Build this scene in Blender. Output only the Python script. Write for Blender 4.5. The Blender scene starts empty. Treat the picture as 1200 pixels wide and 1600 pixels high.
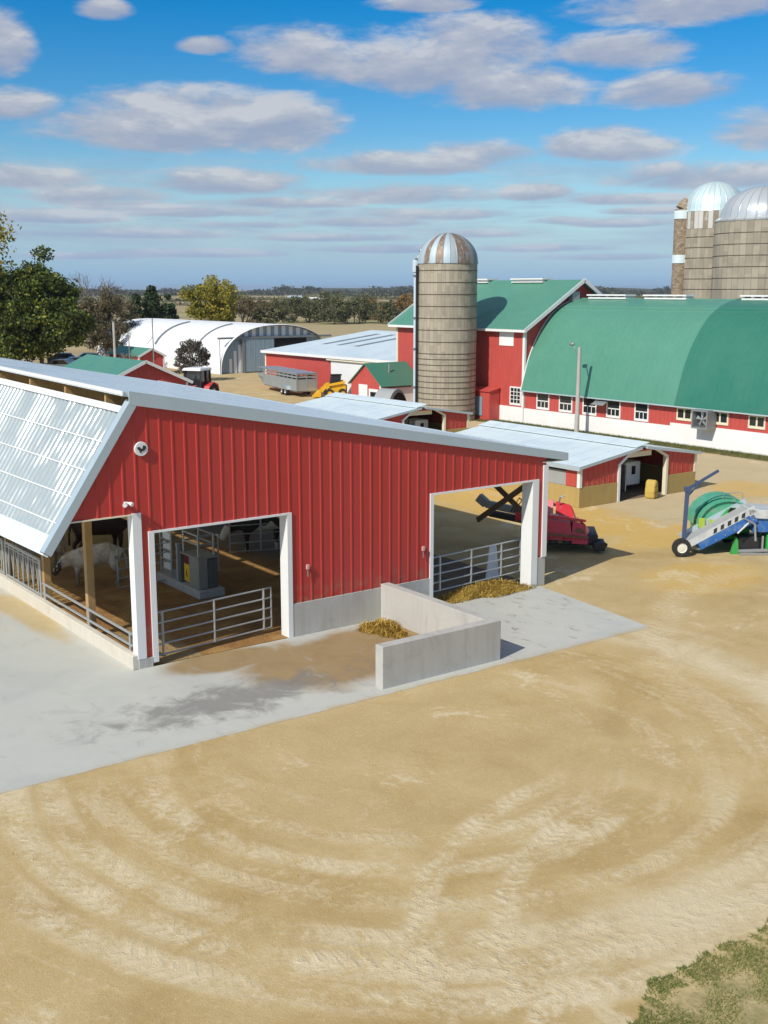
import bpy, bmesh, math, random
import numpy as np
from mathutils import Vector, Matrix
random.seed(7); rng = np.random.default_rng(7)
S = bpy.context.scene; COL = S.collection
PI = math.pi; R = math.radians

# ------------------------------------------------------------------ camera numbers (x runs along the near barn's gable, y along its ridge)
FPX = 1778.8; PITCH = R(11.07); TH = R(53.583); CAM = Vector((-10.211, -23.25, 8.5))
RT = Vector((math.sin(TH), -math.cos(TH), 0)); FH = Vector((math.cos(TH), math.sin(TH), 0))
FW = FH*math.cos(PITCH) - Vector((0, 0, math.sin(PITCH))); UPV = FH*math.sin(PITCH) + Vector((0, 0, math.cos(PITCH)))
def ray(x, y): return FW + RT*((x-600)/FPX) - UPV*((y-800)/FPX)
def gp(x, D, z=0.0):
    d = ray(x, 452); p = CAM + d*(D/d.dot(FH)); return Vector((p.x, p.y, z))
YAW = TH - PI/2           # heading of the view; a thing turned by YAW has its x axis to the right as seen from the camera

# ------------------------------------------------------------------ material helpers
class NT:
    def __init__(s, name, world=False):
        s.m = bpy.data.worlds.new(name) if world else bpy.data.materials.new(name)
        s.m.use_nodes = True; s.t = s.m.node_tree; s.t.nodes.clear()
    def n(s, ty, **kw):
        nd = s.t.nodes.new(ty)
        for k, v in kw.items(): setattr(nd, k, v)
        return nd
    def put(s, sock, v):
        if isinstance(v, bpy.types.NodeSocket): s.t.links.new(v, sock)
        elif v is not None:
            if isinstance(v, (tuple, list)) and len(v) == 3 and sock.type == 'RGBA': v = (*v, 1)
            sock.default_value = v
    def m_(s, op, a, b=None, c=None, clamp=False):
        nd = s.n('ShaderNodeMath', operation=op); nd.use_clamp = clamp
        for i, v in enumerate((a, b, c)):
            if v is not None: s.put(nd.inputs[i], v)
        return nd.outputs[0]
    def mr(s, x, a, b, c=0.0, d=1.0, smooth=True):
        nd = s.n('ShaderNodeMapRange'); nd.interpolation_type = 'SMOOTHSTEP' if smooth else 'LINEAR'
        for i, v in enumerate((x, a, b, c, d)): s.put(nd.inputs[i], v)
        return nd.outputs[0]
    def noise(s, vec, scale, detail=3.0, rough=.55, dist=0.0, col=False):
        nd = s.n('ShaderNodeTexNoise'); 
        if vec is not None: s.put(nd.inputs['Vector'], vec)
        nd.inputs['Scale'].default_value = scale; nd.inputs['Detail'].default_value = detail
        nd.inputs['Roughness'].default_value = rough; nd.inputs['Distortion'].default_value = dist
        return nd.outputs['Color' if col else 'Fac']
    def mix(s, f, a, b, bt='MIX'):
        nd = s.n('ShaderNodeMix', data_type='RGBA', blend_type=bt); nd.clamp_factor = True
        s.put(nd.inputs[0], f); s.put(nd.inputs[6], a); s.put(nd.inputs[7], b); return nd.outputs[2]
    def ramp(s, f, stops):
        nd = s.n('ShaderNodeValToRGB'); cr = nd.color_ramp
        while len(cr.elements) < len(stops): cr.elements.new(.5)
        for e, (p, c) in zip(cr.elements, stops): e.position = p; e.color = (*c, 1)
        s.put(nd.inputs[0], f); return nd.outputs[0]
    def coord(s, which='Object'): return s.n('ShaderNodeTexCoord').outputs[which]
    def pos(s): return s.n('ShaderNodeNewGeometry').outputs['Position']
    def sep(s, v):
        nd = s.n('ShaderNodeSeparateXYZ'); s.put(nd.inputs[0], v); return nd.outputs
    def comb(s, x, y, z):
        nd = s.n('ShaderNodeCombineXYZ')
        for i, v in enumerate((x, y, z)): s.put(nd.inputs[i], v)
        return nd.outputs[0]
    def mapping(s, v, scale=(1, 1, 1), loc=(0, 0, 0), rot=(0, 0, 0)):
        nd = s.n('ShaderNodeMapping'); s.put(nd.inputs[0], v)
        nd.inputs['Scale'].default_value = scale; nd.inputs['Location'].default_value = loc; nd.inputs['Rotation'].default_value = rot
        return nd.outputs[0]
    def bump(s, h, strength=.4, dist=.02, normal=None):
        nd = s.n('ShaderNodeBump'); s.put(nd.inputs['Height'], h); s.put(nd.inputs['Strength'], strength); nd.inputs['Distance'].default_value = dist
        if normal is not None: s.put(nd.inputs['Normal'], normal)
        return nd.outputs[0]
    def bsdf(s, color, rough=.6, metal=0.0, normal=None, spec=.5, **kw):
        nd = s.n('ShaderNodeBsdfPrincipled')
        s.put(nd.inputs['Base Color'], color); s.put(nd.inputs['Roughness'], rough); s.put(nd.inputs['Metallic'], metal)
        nd.inputs['Specular IOR Level'].default_value = spec
        for k, v in kw.items(): s.put(nd.inputs[k], v)
        if normal is not None: s.t.links.new(normal, nd.inputs['Normal'])
        return nd.outputs[0]
    def out(s, sh, disp=None):
        o = s.n('ShaderNodeOutputWorld' if isinstance(s.m, bpy.types.World) else 'ShaderNodeOutputMaterial'); s.t.links.new(sh, o.inputs['Surface']); return s.m

MAT = {}
def sc(c, k): return tuple(min(1, v*k) for v in c)
def mk(name, base, rough=.6, var=.12, scale=1.5, metal=0.0, bump=0.0, bscale=20, streak=0.0, ribs=None, stain=None, stain_amt=0.0, stain_scale=.6, spec=.5, hue=None):
    """weathered surface: tone variation, vertical streaks, stain patches, optional raised seams (axis, pitch, height)"""
    t = NT(name); o = t.coord()
    f = t.noise(o, scale, 5, .6)
    c = t.mix(f, sc(base, 1-var), sc(base, 1+var))
    if streak:
        st = t.noise(t.mapping(o, (3, 3, .25)), 2.0, 4, .6)
        c = t.mix(t.mr(st, .42, .75, 0, streak), c, sc(base, .55))
    if stain:
        sn = t.noise(o, stain_scale, 6, .65, .6)
        c = t.mix(t.mr(sn, .48, .68, 0, stain_amt), c, stain)
    h = None; nrm = None
    if bump:
        nrm = t.bump(t.noise(o, bscale, 4, .6), bump, .03)
    if ribs:
        ax, pitch, hh = ribs
        x = t.sep(o)[ax]
        fr = t.m_('FRACT', t.m_('DIVIDE', x, pitch))
        tri = t.m_('ABSOLUTE', t.m_('SUBTRACT', fr, .5))
        rb = t.mr(tri, .0, .1, 1, 0)
        nrm = t.bump(rb, .8, hh, nrm)
        c = t.mix(t.m_('MULTIPLY', rb, .12), c, sc(base, .6))
    rr = t.mr(t.noise(o, scale*3, 3), .3, .7, max(.05, rough-.1), min(1, rough+.1))
    MAT[name] = t.out(t.bsdf(c, rr, metal, nrm, spec)); return MAT[name]

RED = (.50, .040, .032)
def siding_mat():
    t = NT('red_siding'); o = t.coord(); x, y, z = t.sep(o); base = (.47, .034, .028)
    f = t.noise(o, .8, 5, .6); c = t.mix(f, sc(base, .92), sc(base, 1.08))
    sheet = t.m_('FLOOR', t.m_('DIVIDE', t.m_('ADD', x, .12), .915)); wn = t.n('ShaderNodeTexWhiteNoise'); wn.noise_dimensions = '1D'; t.put(wn.inputs['W'], sheet)
    c = t.mix(t.m_('MULTIPLY', wn.outputs['Value'], .22), c, (.43, .06, .05))
    st = t.noise(t.mapping(o, (4, 4, .22)), 2.0, 5, .65); c = t.mix(t.mr(st, .48, .74, 0, .22), c, (.36, .075, .06))
    mud = t.m_('MULTIPLY', t.mr(z, .86, 1.5, 1, 0), t.mr(t.noise(o, 3, 5, .7), .42, .68)); c = t.mix(t.m_('MULTIPLY', mud, .5), c, (.30, .20, .11))
    # screw rows
    fx = t.m_('ABSOLUTE', t.m_('SUBTRACT', t.m_('FRACT', t.m_('DIVIDE', t.m_('ADD', x, -.03), .305)), .5)); fz = t.m_('ABSOLUTE', t.m_('SUBTRACT', t.m_('FRACT', t.m_('DIVIDE', z, .61)), .5))
    scw = t.m_('MULTIPLY', t.mr(fx, .035, .055, 1, 0), t.mr(fz, .018, .028, 1, 0)); c = t.mix(t.m_('MULTIPLY', scw, .6), c, (.20, .03, .025))
    MAT['red_siding'] = t.out(t.bsdf(c, t.mr(f, .3, .7, .34, .48), 0, t.bump(t.noise(t.mapping(o, (1, 1, .35)), 1.6, 2, .4), .25, .03)))
siding_mat()
mk('pipe_paint', (.50, .60, .66), .45, .1, 2, streak=.2)
mk('hoop_dark', (.10, .075, .05), .8, .3, 3)
mk('red_boards', (.50, .075, .06), .6, .12, .5, streak=.25, ribs=(1, .3, .02))
mk('red_boards_across', (.50, .065, .052), .6, .12, .5, streak=.25, ribs=(0, .3, .02))
mk('red_paint', (.62, .035, .045), .32, .15, 4, stain=(.35, .16, .13), stain_amt=.6, stain_scale=3)
mk('pale_roof', (.69, .78, .79), .38, .04, .4, ribs=(1, .9, .015), stain=(.56, .66, .70), stain_amt=.4, stain_scale=.25)
mk('near_roof', (.62, .72, .76), .35, .04, .4, ribs=(1, .3, .02))
mk('trim_white', (.76, .77, .75), .45, .05, 2, streak=.06)
mk('trim_cream', (.74, .68, .50), .55, .08, 2, streak=.1)
mk('trim_metal', (.44, .53, .57), .38, .06, 2, metal=.15)
mk('green_roof', (.088, .262, .182), .42, .05, .25, ribs=(1, .45, .004), stain=(.10, .285, .205), stain_amt=.5, stain_scale=.15, streak=.22)
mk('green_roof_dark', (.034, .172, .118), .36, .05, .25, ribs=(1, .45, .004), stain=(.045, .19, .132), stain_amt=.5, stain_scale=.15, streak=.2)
mk('green_roof_across', (.055, .205, .14), .42, .06, .3, ribs=(0, .45, .004))
mk('concrete', (.47, .46, .42), .85, .12, 1.2, bump=.25, bscale=25, streak=.28, stain=(.30, .29, .26), stain_amt=.4, stain_scale=1.1)
mk('kerb_concrete', (.60, .56, .47), .85, .08, 1.2, bump=.2, streak=.15, stain=(.45, .38, .27), stain_amt=.4, stain_scale=1.2)
mk('whitewash', (.80, .80, .78), .75, .04, .8, bump=.1, bscale=15, stain=(.70, .66, .56), stain_amt=.25, stain_scale=.5)
mk('ochre_concrete', (.42, .30, .105), .85, .14, 1.0, bump=.2, streak=.2, stain=(.33, .25, .11), stain_amt=.5)
mk('wood', (.40, .25, .10), .75, .25, 2.5, streak=.4, bump=.15)
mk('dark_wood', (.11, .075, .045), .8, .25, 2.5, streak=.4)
mk('galvanised', (.44, .46, .46), .42, .15, 5, metal=.6)
mk('steel_grey', (.25, .27, .27), .5, .15, 3, metal=.3)
mk('blue_grey_steel', (.30, .40, .47), .45, .12, 1, metal=.3, ribs=(0, .55, .04))
mk('white_steel', (.80, .82, .83), .42, .05, .3, ribs=(1, .6, .03), stain=(.66, .70, .72), stain_amt=.4, stain_scale=.2)
mk('trailer_alloy', (.42, .47, .49), .4, .1, 1.5, metal=.55, streak=.3)
mk('rubber', (.022, .022, .022), .85, .3, 8)
mk('black_steel', (.02, .02, .022), .5, .3, 6)
mk('dark_void', (.012, .011, .010), .9, .2, 2)
mk('white_plastic', (.80, .81, .80), .5, .04, 2)
mk('cream_rim', (.72, .69, .58), .5, .1, 6)
mk('grey_plastic', (.33, .34, .34), .55, .1, 2)
mk('cabinet_grey', (.30, .30, .26), .55, .1, 2, streak=.2)
mk('cabinet_dark', (.13, .135, .125), .55, .15, 2, streak=.2)
mk('sign_yellow', (.80, .50, .02), .5, .06, 6)
mk('sign_maroon', (.20, .015, .03), .5, .06, 6)
mk('yellow_paint', (.78, .43, .02), .4, .12, 4, stain=(.4, .25, .07), stain_amt=.5, stain_scale=3)
mk('machine_green', (.035, .34, .07), .35, .15, 3, stain=(.12, .3, .12), stain_amt=.5, stain_scale=2.5)
mk('machine_teal', (.07, .36, .20), .4, .15, 3, stain=(.25, .35, .25), stain_amt=.5, stain_scale=2.5)
mk('lime_paint', (.36, .50, .05), .45, .2, 4, stain=(.3, .35, .15), stain_amt=.5, stain_scale=4)
mk('machine_blue', (.025, .13, .40), .35, .15, 3, stain=(.2, .25, .33), stain_amt=.4, stain_scale=3)
mk('mast_blue', (.055, .085, .17), .4, .15, 4)
mk('belt_grey', (.36, .36, .35), .6, .15, 6)
mk('car_silver', (.45, .48, .5), .25, .04, 2, metal=.6)
mk('car_blue', (.08, .17, .26), .25, .04, 2, metal=.3)
mk('car_white', (.78, .78, .76), .25, .04, 2)
mk('car_dark', (.05, .055, .06), .25, .04, 2)
mk('pole_wood', (.42, .40, .37), .85, .2, 3, streak=.4)
mk('bark', (.10, .075, .05), .9, .3, 6, bump=.4)
mk('bark_grey', (.21, .18, .15), .9, .3, 6)
mk('twig_brown', (.15, .11, .075), .9, .3, 6)
mk('cow_white', (.60, .55, .44), .8, .12, 3, stain=(.36, .29, .19), stain_amt=.6, stain_scale=1.6)
mk('cow_brown', (.045, .018, .014), .7, .25, 3)
mk('red_faded', (.60, .15, .16), .5, .2, 3, stain=(.62, .34, .32), stain_amt=.6, stain_scale=2.5)
mk('weathered_white', (.56, .58, .58), .5, .12, 2.5, streak=.25, stain=(.38, .38, .36), stain_amt=.5, stain_scale=2)
mk('worn_pink', (.62, .36, .33), .5, .1, 3)
mk('rust', (.20, .115, .06), .75, .3, 3, streak=.4)
mk('decal_black', (.03, .03, .03), .5, .1, 5)

def glass_dark():
    t = NT('window_glass'); MAT['glass'] = t.out(t.bsdf((.02, .024, .027), .06, 0, None, .6))
glass_dark()
def cow_patch():
    t = NT('cow_black_white'); o = t.coord()
    f = t.mr(t.noise(o, 1.3, 2, .4, .3), .44, .47)
    MAT['cow_bw'] = t.out(t.bsdf(t.mix(f, (.02, .018, .016), (.62, .58, .5)), .7))
    t = NT('cow_pale_dark_face'); o = t.coord(); x, y, z = t.sep(o); n = t.noise(o, 2.2, 5, .65)
    c = t.mix(t.mr(n, .45, .62, 0, .75), (.56, .51, .42), (.33, .26, .17))
    low = t.mr(t.m_('ADD', z, t.m_('MULTIPLY', t.m_('SUBTRACT', n, .5), .5)), .35, .75, 1, 0); c = t.mix(t.m_('MULTIPLY', low, .7), c, (.16, .11, .07))
    face = t.m_('MULTIPLY', t.mr(x, 1.14, 1.22), t.mr(t.noise(o, 4, 2), .40, .46)); c = t.mix(face, c, (.05, .04, .035))
    MAT['cow_pale'] = t.out(t.bsdf(c, .85, 0, t.bump(t.noise(o, 30, 3), .3, .02)))
cow_patch()
def polycarb():
    t = NT('translucent_panel'); o = t.coord()
    n = t.noise(o, .7, 4, .6)
    c = t.mix(n, (.45, .57, .63), (.54, .66, .71))
    w = t.noise(t.mapping(o, (1, 1, 1)), .3, 2, .5, .4)
    rough = t.mr(w, .38, .62, .10, .24)
    p = t.n('ShaderNodeBsdfPrincipled'); t.put(p.inputs['Base Color'], c); t.put(p.inputs['Roughness'], rough); p.inputs['IOR'].default_value = 1.58
    p.inputs['Specular IOR Level'].default_value = .7
    t.put(p.inputs['Normal'], t.bump(t.noise(o, .42, 2.5, .5), .55, .36))
    tr = t.n('ShaderNodeBsdfTranslucent'); tr.inputs[0].default_value = (.88, .86, .80, 1)
    mx = t.n('ShaderNodeMixShader'); mx.inputs[0].default_value = .42
    t.t.links.new(p.outputs[0], mx.inputs[1]); t.t.links.new(tr.outputs[0], mx.inputs[2])
    MAT['polycarbonate'] = t.out(mx.outputs[0])
polycarb()
def silo_mat(name, base, hoop, stave=.26):
    """concrete staves: vertical joints by angle, slightly different tone per stave"""
    t = NT(name); o = t.coord(); x, y, z = t.sep(o)
    ang = t.m_('ARCTAN2', y, x); k = 46
    a = t.m_('MULTIPLY', ang, k/(2*PI)); cell = t.m_('FLOOR', a); fr = t.m_('FRACT', a)
    zc = t.m_('FLOOR', t.m_('ADD', t.m_('DIVIDE', z, .76), t.m_('MULTIPLY', cell, .5)))
    wn = t.n('ShaderNodeTexWhiteNoise'); wn.noise_dimensions = '2D'; t.put(wn.inputs['Vector'], t.comb(cell, zc, 0))
    c = t.mix(wn.outputs['Value'], sc(base, .84), sc(base, 1.12))
    joint = t.mr(t.m_('ABSOLUTE', t.m_('SUBTRACT', fr, .5)), .42, .49)
    c = t.mix(t.m_('MULTIPLY', joint, .55), c, sc(base, .45))
    n = t.noise(t.mapping(o, (1, 1, .35)), 1.4, 5, .65)
    c = t.mix(t.mr(n, .5, .72, 0, .55), c, sc(base, .62))
    n2 = t.noise(o, 9, 3, .6)
    c = t.mix(t.mr(n2, .5, .8, 0, .3), c, sc(base, .5))
    MAT[name] = t.out(t.bsdf(c, .9, 0, t.bump(t.m_('ADD', n2, t.m_('MULTIPLY', joint, -1)), .3, .02)))
silo_mat('silo_staves', (.365, .32, .24), .76)
def dome_mat(name, a, b, k, p, rough=.4):
    t = NT(name); o = t.coord(); x, y, z = t.sep(o)
    ang = t.m_('MULTIPLY', t.m_('ARCTAN2', y, x), k/(2*PI)); cell = t.m_('FLOOR', ang)
    wn = t.n('ShaderNodeTexWhiteNoise'); wn.noise_dimensions = '1D'; t.put(wn.inputs['W'], cell)
    f = t.mr(wn.outputs['Value'], p-.12, p+.12)
    n = t.noise(t.mapping(o, (3, 3, .8)), 2, 5, .65)
    f = t.m_('MULTIPLY', f, t.mr(n, .25, .5))
    fr = t.m_('ABSOLUTE', t.m_('SUBTRACT', t.m_('FRACT', ang), .5))
    seam = t.mr(fr, .40, .48)
    c = t.mix(f, a, b); c = t.mix(t.m_('MULTIPLY', seam, .5), c, sc(a, .5))
    MAT[name] = t.out(t.bsdf(c, rough, .25, t.bump(seam, .6, .03)))
dome_mat('dome_rusty', (.45, .54, .58), (.24, .165, .11), 26, .50, .55)
dome_mat('dome_pale', (.62, .76, .75), (.55, .68, .68), 30, .7)
dome_mat('dome_silver', (.52, .55, .56), (.48, .51, .52), 30, .7, .33)
dome_mat('band_patchy', (.62, .60, .55), (.30, .25, .18), 40, .55, .8)
def chute_mat():
    t = NT('chute_brick'); o = t.coord()
    n = t.noise(t.mapping(o, (3, 3, 6)), 1.2, 4, .7)
    c = t.ramp(n, [(.3, (.16, .115, .07)), (.5, (.27, .20, .13)), (.68, (.42, .36, .26))])
    MAT['chute_brick'] = t.out(t.bsdf(c, .9))
chute_mat()
def leaf_mat(name, cols, trans=.25):
    t = NT(name); g = t.n('ShaderNodeNewGeometry')
    c = t.ramp(g.outputs['Random Per Island'], [(i/(len(cols)-1), c) for i, c in enumerate(cols)])
    n = t.noise(t.coord(), .45, 2, .5)
    c = t.mix(t.mr(n, .35, .65, 0, .55), c, cols[0])
    d = t.bsdf(c, .65, 0, None, .25); tr = t.n('ShaderNodeBsdfTranslucent'); t.t.links.new(c, tr.inputs[0])
    mx = t.n('ShaderNodeMixShader'); mx.inputs[0].default_value = trans
    t.t.links.new(d, mx.inputs[1]); t.t.links.new(tr.outputs[0], mx.inputs[2]); MAT[name] = t.out(mx.outputs[0])
leaf_mat('leaf_maple', [(.028, .048, .016), (.062, .098, .024), (.15, .20, .035), (.34, .35, .05)])
leaf_mat('leaf_gold', [(0.092, 0.109, 0.023), (0.230, 0.218, 0.034), (0.391, 0.299, 0.046), (0.460, 0.253, 0.046)])
leaf_mat('leaf_yellowgreen', [(.14, .15, .03), (.30, .28, .04), (.44, .38, .055), (.56, .36, .035)])
leaf_mat('leaf_brown', [(0.072, 0.065, 0.036), (0.145, 0.116, 0.058), (0.217, 0.174, 0.087), (0.290, 0.217, 0.116)])
leaf_mat('leaf_conifer', [(0.029, 0.051, 0.024), (0.048, 0.080, 0.032), (0.072, 0.112, 0.040), (0.112, 0.136, 0.048)], .1)
leaf_mat('leaf_smoke', [(0.056, 0.050, 0.044), (0.106, 0.094, 0.075), (0.163, 0.144, 0.112), (0.213, 0.188, 0.150)])
leaf_mat('leaf_dark', [(.03, .04, .02), (.055, .065, .025), (.09, .095, .035), (.13, .12, .05)])
leaf_mat('leaf_rust', [(0.130, 0.078, 0.033), (0.247, 0.143, 0.052), (0.364, 0.208, 0.065), (0.312, 0.221, 0.078)])
leaf_mat('leaf_hedge', [(0.101, 0.101, 0.047), (0.162, 0.149, 0.074), (0.230, 0.196, 0.101), (0.297, 0.243, 0.135)])
leaf_mat('leaf_hedge_green', [(0.072, 0.087, 0.041), (0.116, 0.128, 0.058), (0.174, 0.174, 0.072), (0.246, 0.217, 0.102)])
leaf_mat('leaf_far', [(.045, .055, .035), (.065, .075, .045), (.085, .09, .055), (.11, .10, .06)], .1)
leaf_mat('straw', [(.42, .28, .06), (.58, .41, .10), (.68, .50, .13), (.50, .34, .08)], .2)
leaf_mat('grass_blades', [(.16, .22, .05), (.27, .30, .085), (.40, .37, .14), (.54, .46, .22)], .4)
leaf_mat('turf_blades', [(.06, .085, .02), (.09, .12, .025), (.13, .15, .035), (.17, .16, .05)], .2)

# ------------------------------------------------------------------ ground materials
def dirt_mat():
    t = NT('yard_dirt'); P = t.pos(); x, y, z = t.sep(P)
    big = t.noise(P, .12, 5, .6, .4); mid = t.noise(P, .55, 6, .62, .5); fine = t.noise(P, 7, 5, .65); grit = t.noise(P, 45, 4, .7)
    c = t.ramp(mid, [(.26, (.40, .272, .105)), (.45, (.475, .34, .147)), (.60, (.535, .40, .19)), (.78, (.62, .50, .285))])
    c = t.mix(t.mr(big, .42, .62, 0, .5), c, (.53, .41, .215))
    # the yard by the calf sheds is greyer, drier gravel
    far = t.mr(t.m_('ADD', x, t.m_('MULTIPLY', big, 9)), 22, 30, 0, .75); far = t.m_('MULTIPLY', far, t.mr(y, 40, 55, 1, .3))
    c = t.mix(far, c, t.mix(mid, (.52, .42, .25), (.60, .50, .33)))
    # spilled golden feed grain between the barn and the sheds
    def spot(cx, cy, rx, ry, amp=.5):
        dx = t.m_('DIVIDE', t.m_('SUBTRACT', x, cx), rx); dy = t.m_('DIVIDE', t.m_('SUBTRACT', y, cy), ry)
        d = t.m_('SQRT', t.m_('ADD', t.m_('MULTIPLY', dx, dx), t.m_('MULTIPLY', dy, dy)))
        d = t.m_('ADD', d, t.m_('MULTIPLY', t.m_('SUBTRACT', mid, .5), amp*2.5)); return t.mr(d, .65, 1.1, 1, 0)
    g = spot(20.5, 8.5, 2.6, 8, .5); g = t.m_('MAXIMUM', g, t.m_('MULTIPLY', spot(21.5, 2.3, 4.2, 1.5), .95)); g = t.m_('MAXIMUM', g, t.m_('MULTIPLY', spot(17.3, -2.2, 2.6, 1.7), .75))
    g = t.m_('MAXIMUM', g, t.m_('MULTIPLY', spot(31.5, 6.5, 2.2, 2.4), .8))
    c = t.mix(t.m_('MULTIPLY', g, .85), c, t.mix(fine, (.58, .36, .09), (.66, .44, .13)))
    # wheel tracks
    tr = None; tb = None
    lugn = t.noise(P, 3.3, 4, .7)
    def ring(cx, cy, r, w, N, a0, a1, pale, chev, wob=.25):
        nonlocal tr, tb
        dx = t.m_('SUBTRACT', x, cx); dy = t.m_('SUBTRACT', y, cy)
        rr = t.m_('SQRT', t.m_('ADD', t.m_('MULTIPLY', dx, dx), t.m_('MULTIPLY', dy, dy)))
        q = t.m_('SUBTRACT', t.m_('ADD', rr, t.m_('MULTIPLY', t.m_('SUBTRACT', big, .5), wob*2)), r)
        aq = t.m_('ABSOLUTE', q); band = t.mr(t.m_('ADD', aq, t.m_('MULTIPLY', t.m_('SUBTRACT', fine, .5), w*.9)), w*.45, w*1.35, 1, 0)
        am = (a0+a1)/2; ux, uy = math.cos(am), math.sin(am); hw = (a1-a0)/2
        cosd = t.m_('DIVIDE', t.m_('ADD', t.m_('MULTIPLY', dx, ux), t.m_('MULTIPLY', dy, uy)), rr)
        band = t.m_('MULTIPLY', band, t.mr(cosd, math.cos(min(PI, hw+.25)), math.cos(hw-.1)))
        band = t.m_('MULTIPLY', band, t.mr(t.m_('ADD', t.noise(P, .7, 6, .7, .8), t.m_('MULTIPLY', t.m_('SUBTRACT', fine, .5), .35)), .36, .60, .03, 1))
        ang = t.m_('ARCTAN2', dy, dx)
        ph = t.m_('ADD', t.m_('MULTIPLY', ang, N*3.3), t.m_('MULTIPLY', aq, chev*2.6))
        tread = t.m_('SINE', t.m_('ADD', ph, t.m_('MULTIPLY', t.m_('ADD', fine, mid), 3.6)))
        tread = t.m_('MULTIPLY', t.m_('MULTIPLY', t.mr(tread, -.5, .6), band), t.mr(lugn, .36, .56))
        edge = t.m_('MULTIPLY', t.mr(t.m_('ABSOLUTE', t.m_('SUBTRACT', aq, w)), 0, w*.35, 1, 0), t.mr(band, 0, .4))
        hgt = t.m_('ADD', tread, t.m_('MULTIPLY', edge, .25))
        col = t.m_('MULTIPLY', t.m_('ADD', t.m_('MULTIPLY', band, .86), t.m_('MULTIPLY', tread, .14)), pale)
        tr = col if tr is None else t.m_('MAXIMUM', tr, col); tb = hgt if tb is None else t.m_('ADD', tb, hgt)
    D = R
    ring(2.56, -7.06, 7.45, .30, 58, D(160), D(300), .95, 7)
    ring(2.5, -7.0, 8.15, .30, 60, D(185), D(300), .9, 7, .4)
    ring(2.56, -7.06, 6.78, .26, 50, D(165), D(310), .8, 7)
    ring(2.4, -7.1, 5.75, .22, 46, D(170), D(300), .5, 8)
    ring(1.89, -7.24, 4.40, .24, 40, D(160), D(290), .8, 8)
    ring(1.9, -7.2, 3.55, .2, 34, D(175), D(290), .45, 8)
    ring(3.38, -16.22, 6.28, .22, 60, D(95), D(190), .85, 8, .05)
    ring(3.36, -16.19, 5.08, .22, 50, D(95), D(190), .85, 8, .05)
    ring(4.6, -3.2, 11.6, .5, 70, D(225), D(330), .45, 6, .6)
    ring(19, -14, 11.5, .5, 70, D(95), D(170), .35, 6, .6)
    c = t.mix(t.m_('MULTIPLY', tr, .95), c, t.mix(fine, (.64, .53, .33), (.74, .64, .44)))
    # dust swept into long arcs round the turning place
    dx = t.m_('SUBTRACT', x, 2.6); dy = t.m_('SUBTRACT', y, -6.9)
    pr0 = t.m_('SQRT', t.m_('ADD', t.m_('MULTIPLY', dx, dx), t.m_('MULTIPLY', dy, dy))); pa0 = t.m_('ARCTAN2', dy, t.m_('ADD', dx, .0001))
    pol = t.comb(t.m_('MULTIPLY', pr0, 1.0), t.m_('MULTIPLY', pa0, 1.1), 0); arcs = t.noise(pol, 1.9, 6, .68, .35)
    am_ = t.m_('MULTIPLY', t.mr(pr0, 2.5, 4.0), t.mr(pr0, 9.0, 13.0, 1, 0))
    c = t.mix(t.m_('MULTIPLY', t.mr(t.m_('ADD', arcs, t.m_('MULTIPLY', t.m_('SUBTRACT', fine, .5), .30)), .50, .68, 0, .62), am_), c, t.mix(fine, (.56, .445, .255), (.66, .555, .36)))
    c = t.mix(t.m_('MULTIPLY', t.mr(arcs, .34, .46, .3, 0), am_), c, (.43, .30, .13))
    # broad dry sweep along the outside of the turn, loose pale patches, damp darker patches
    dx = t.m_('SUBTRACT', x, 3.2); dy = t.m_('SUBTRACT', y, -6.4)
    rr = t.m_('SQRT', t.m_('ADD', t.m_('MULTIPLY', dx, dx), t.m_('MULTIPLY', dy, dy)))
    sweep = t.m_('MULTIPLY', t.mr(t.m_('ABSOLUTE', t.m_('SUBTRACT', rr, 7.9)), .2, 1.2, 1, 0), t.mr(x, -2.5, 1.5))
    c = t.mix(t.m_('MULTIPLY', sweep, t.mr(mid, .35, .6, .3, .9)), c, t.mix(fine, (.60, .50, .31), (.69, .59, .39)))
    patch = t.noise(P, .38, 6, .7, 1.0)
    c = t.mix(t.mr(t.m_('ADD', patch, t.m_('MULTIPLY', t.m_('SUBTRACT', fine, .5), .25)), .57, .70, 0, .65), c, (.70, .60, .40))
    c = t.mix(t.m_('MULTIPLY', t.mr(patch, .30, .42, 1, 0), .35), c, (.40, .275, .12))
    sp = t.noise(P, 2.6, 4, .7)
    c = t.mix(t.mr(sp, .72, .78, 0, .55), c, (.22, .155, .08))
    c = t.mix(t.mr(grit, .52, .72, 0, .42), c, (.34, .235, .11)); c = t.mix(t.mr(t.noise(P, 17, 3, .7), .56, .72, 0, .4), c, (.68, .56, .36)); c = t.mix(t.mr(t.noise(P, 13, 4, .75), .60, .72, 0, .45), c, (.36, .25, .115))
    c = t.mix(t.mr(fine, .55, .75, 0, .3), c, (.64, .52, .32))
    h = t.m_('ADD', t.m_('MULTIPLY', fine, .5), t.m_('MULTIPLY', grit, .4))
    n1 = t.bump(h, .6, .035); n2 = t.bump(tb, .6, .0105, n1); n3 = t.bump(mid, .35, .08, n2)
    MAT['dirt'] = t.out(t.bsdf(c, .95, 0, n3, .2))
dirt_mat()
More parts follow.
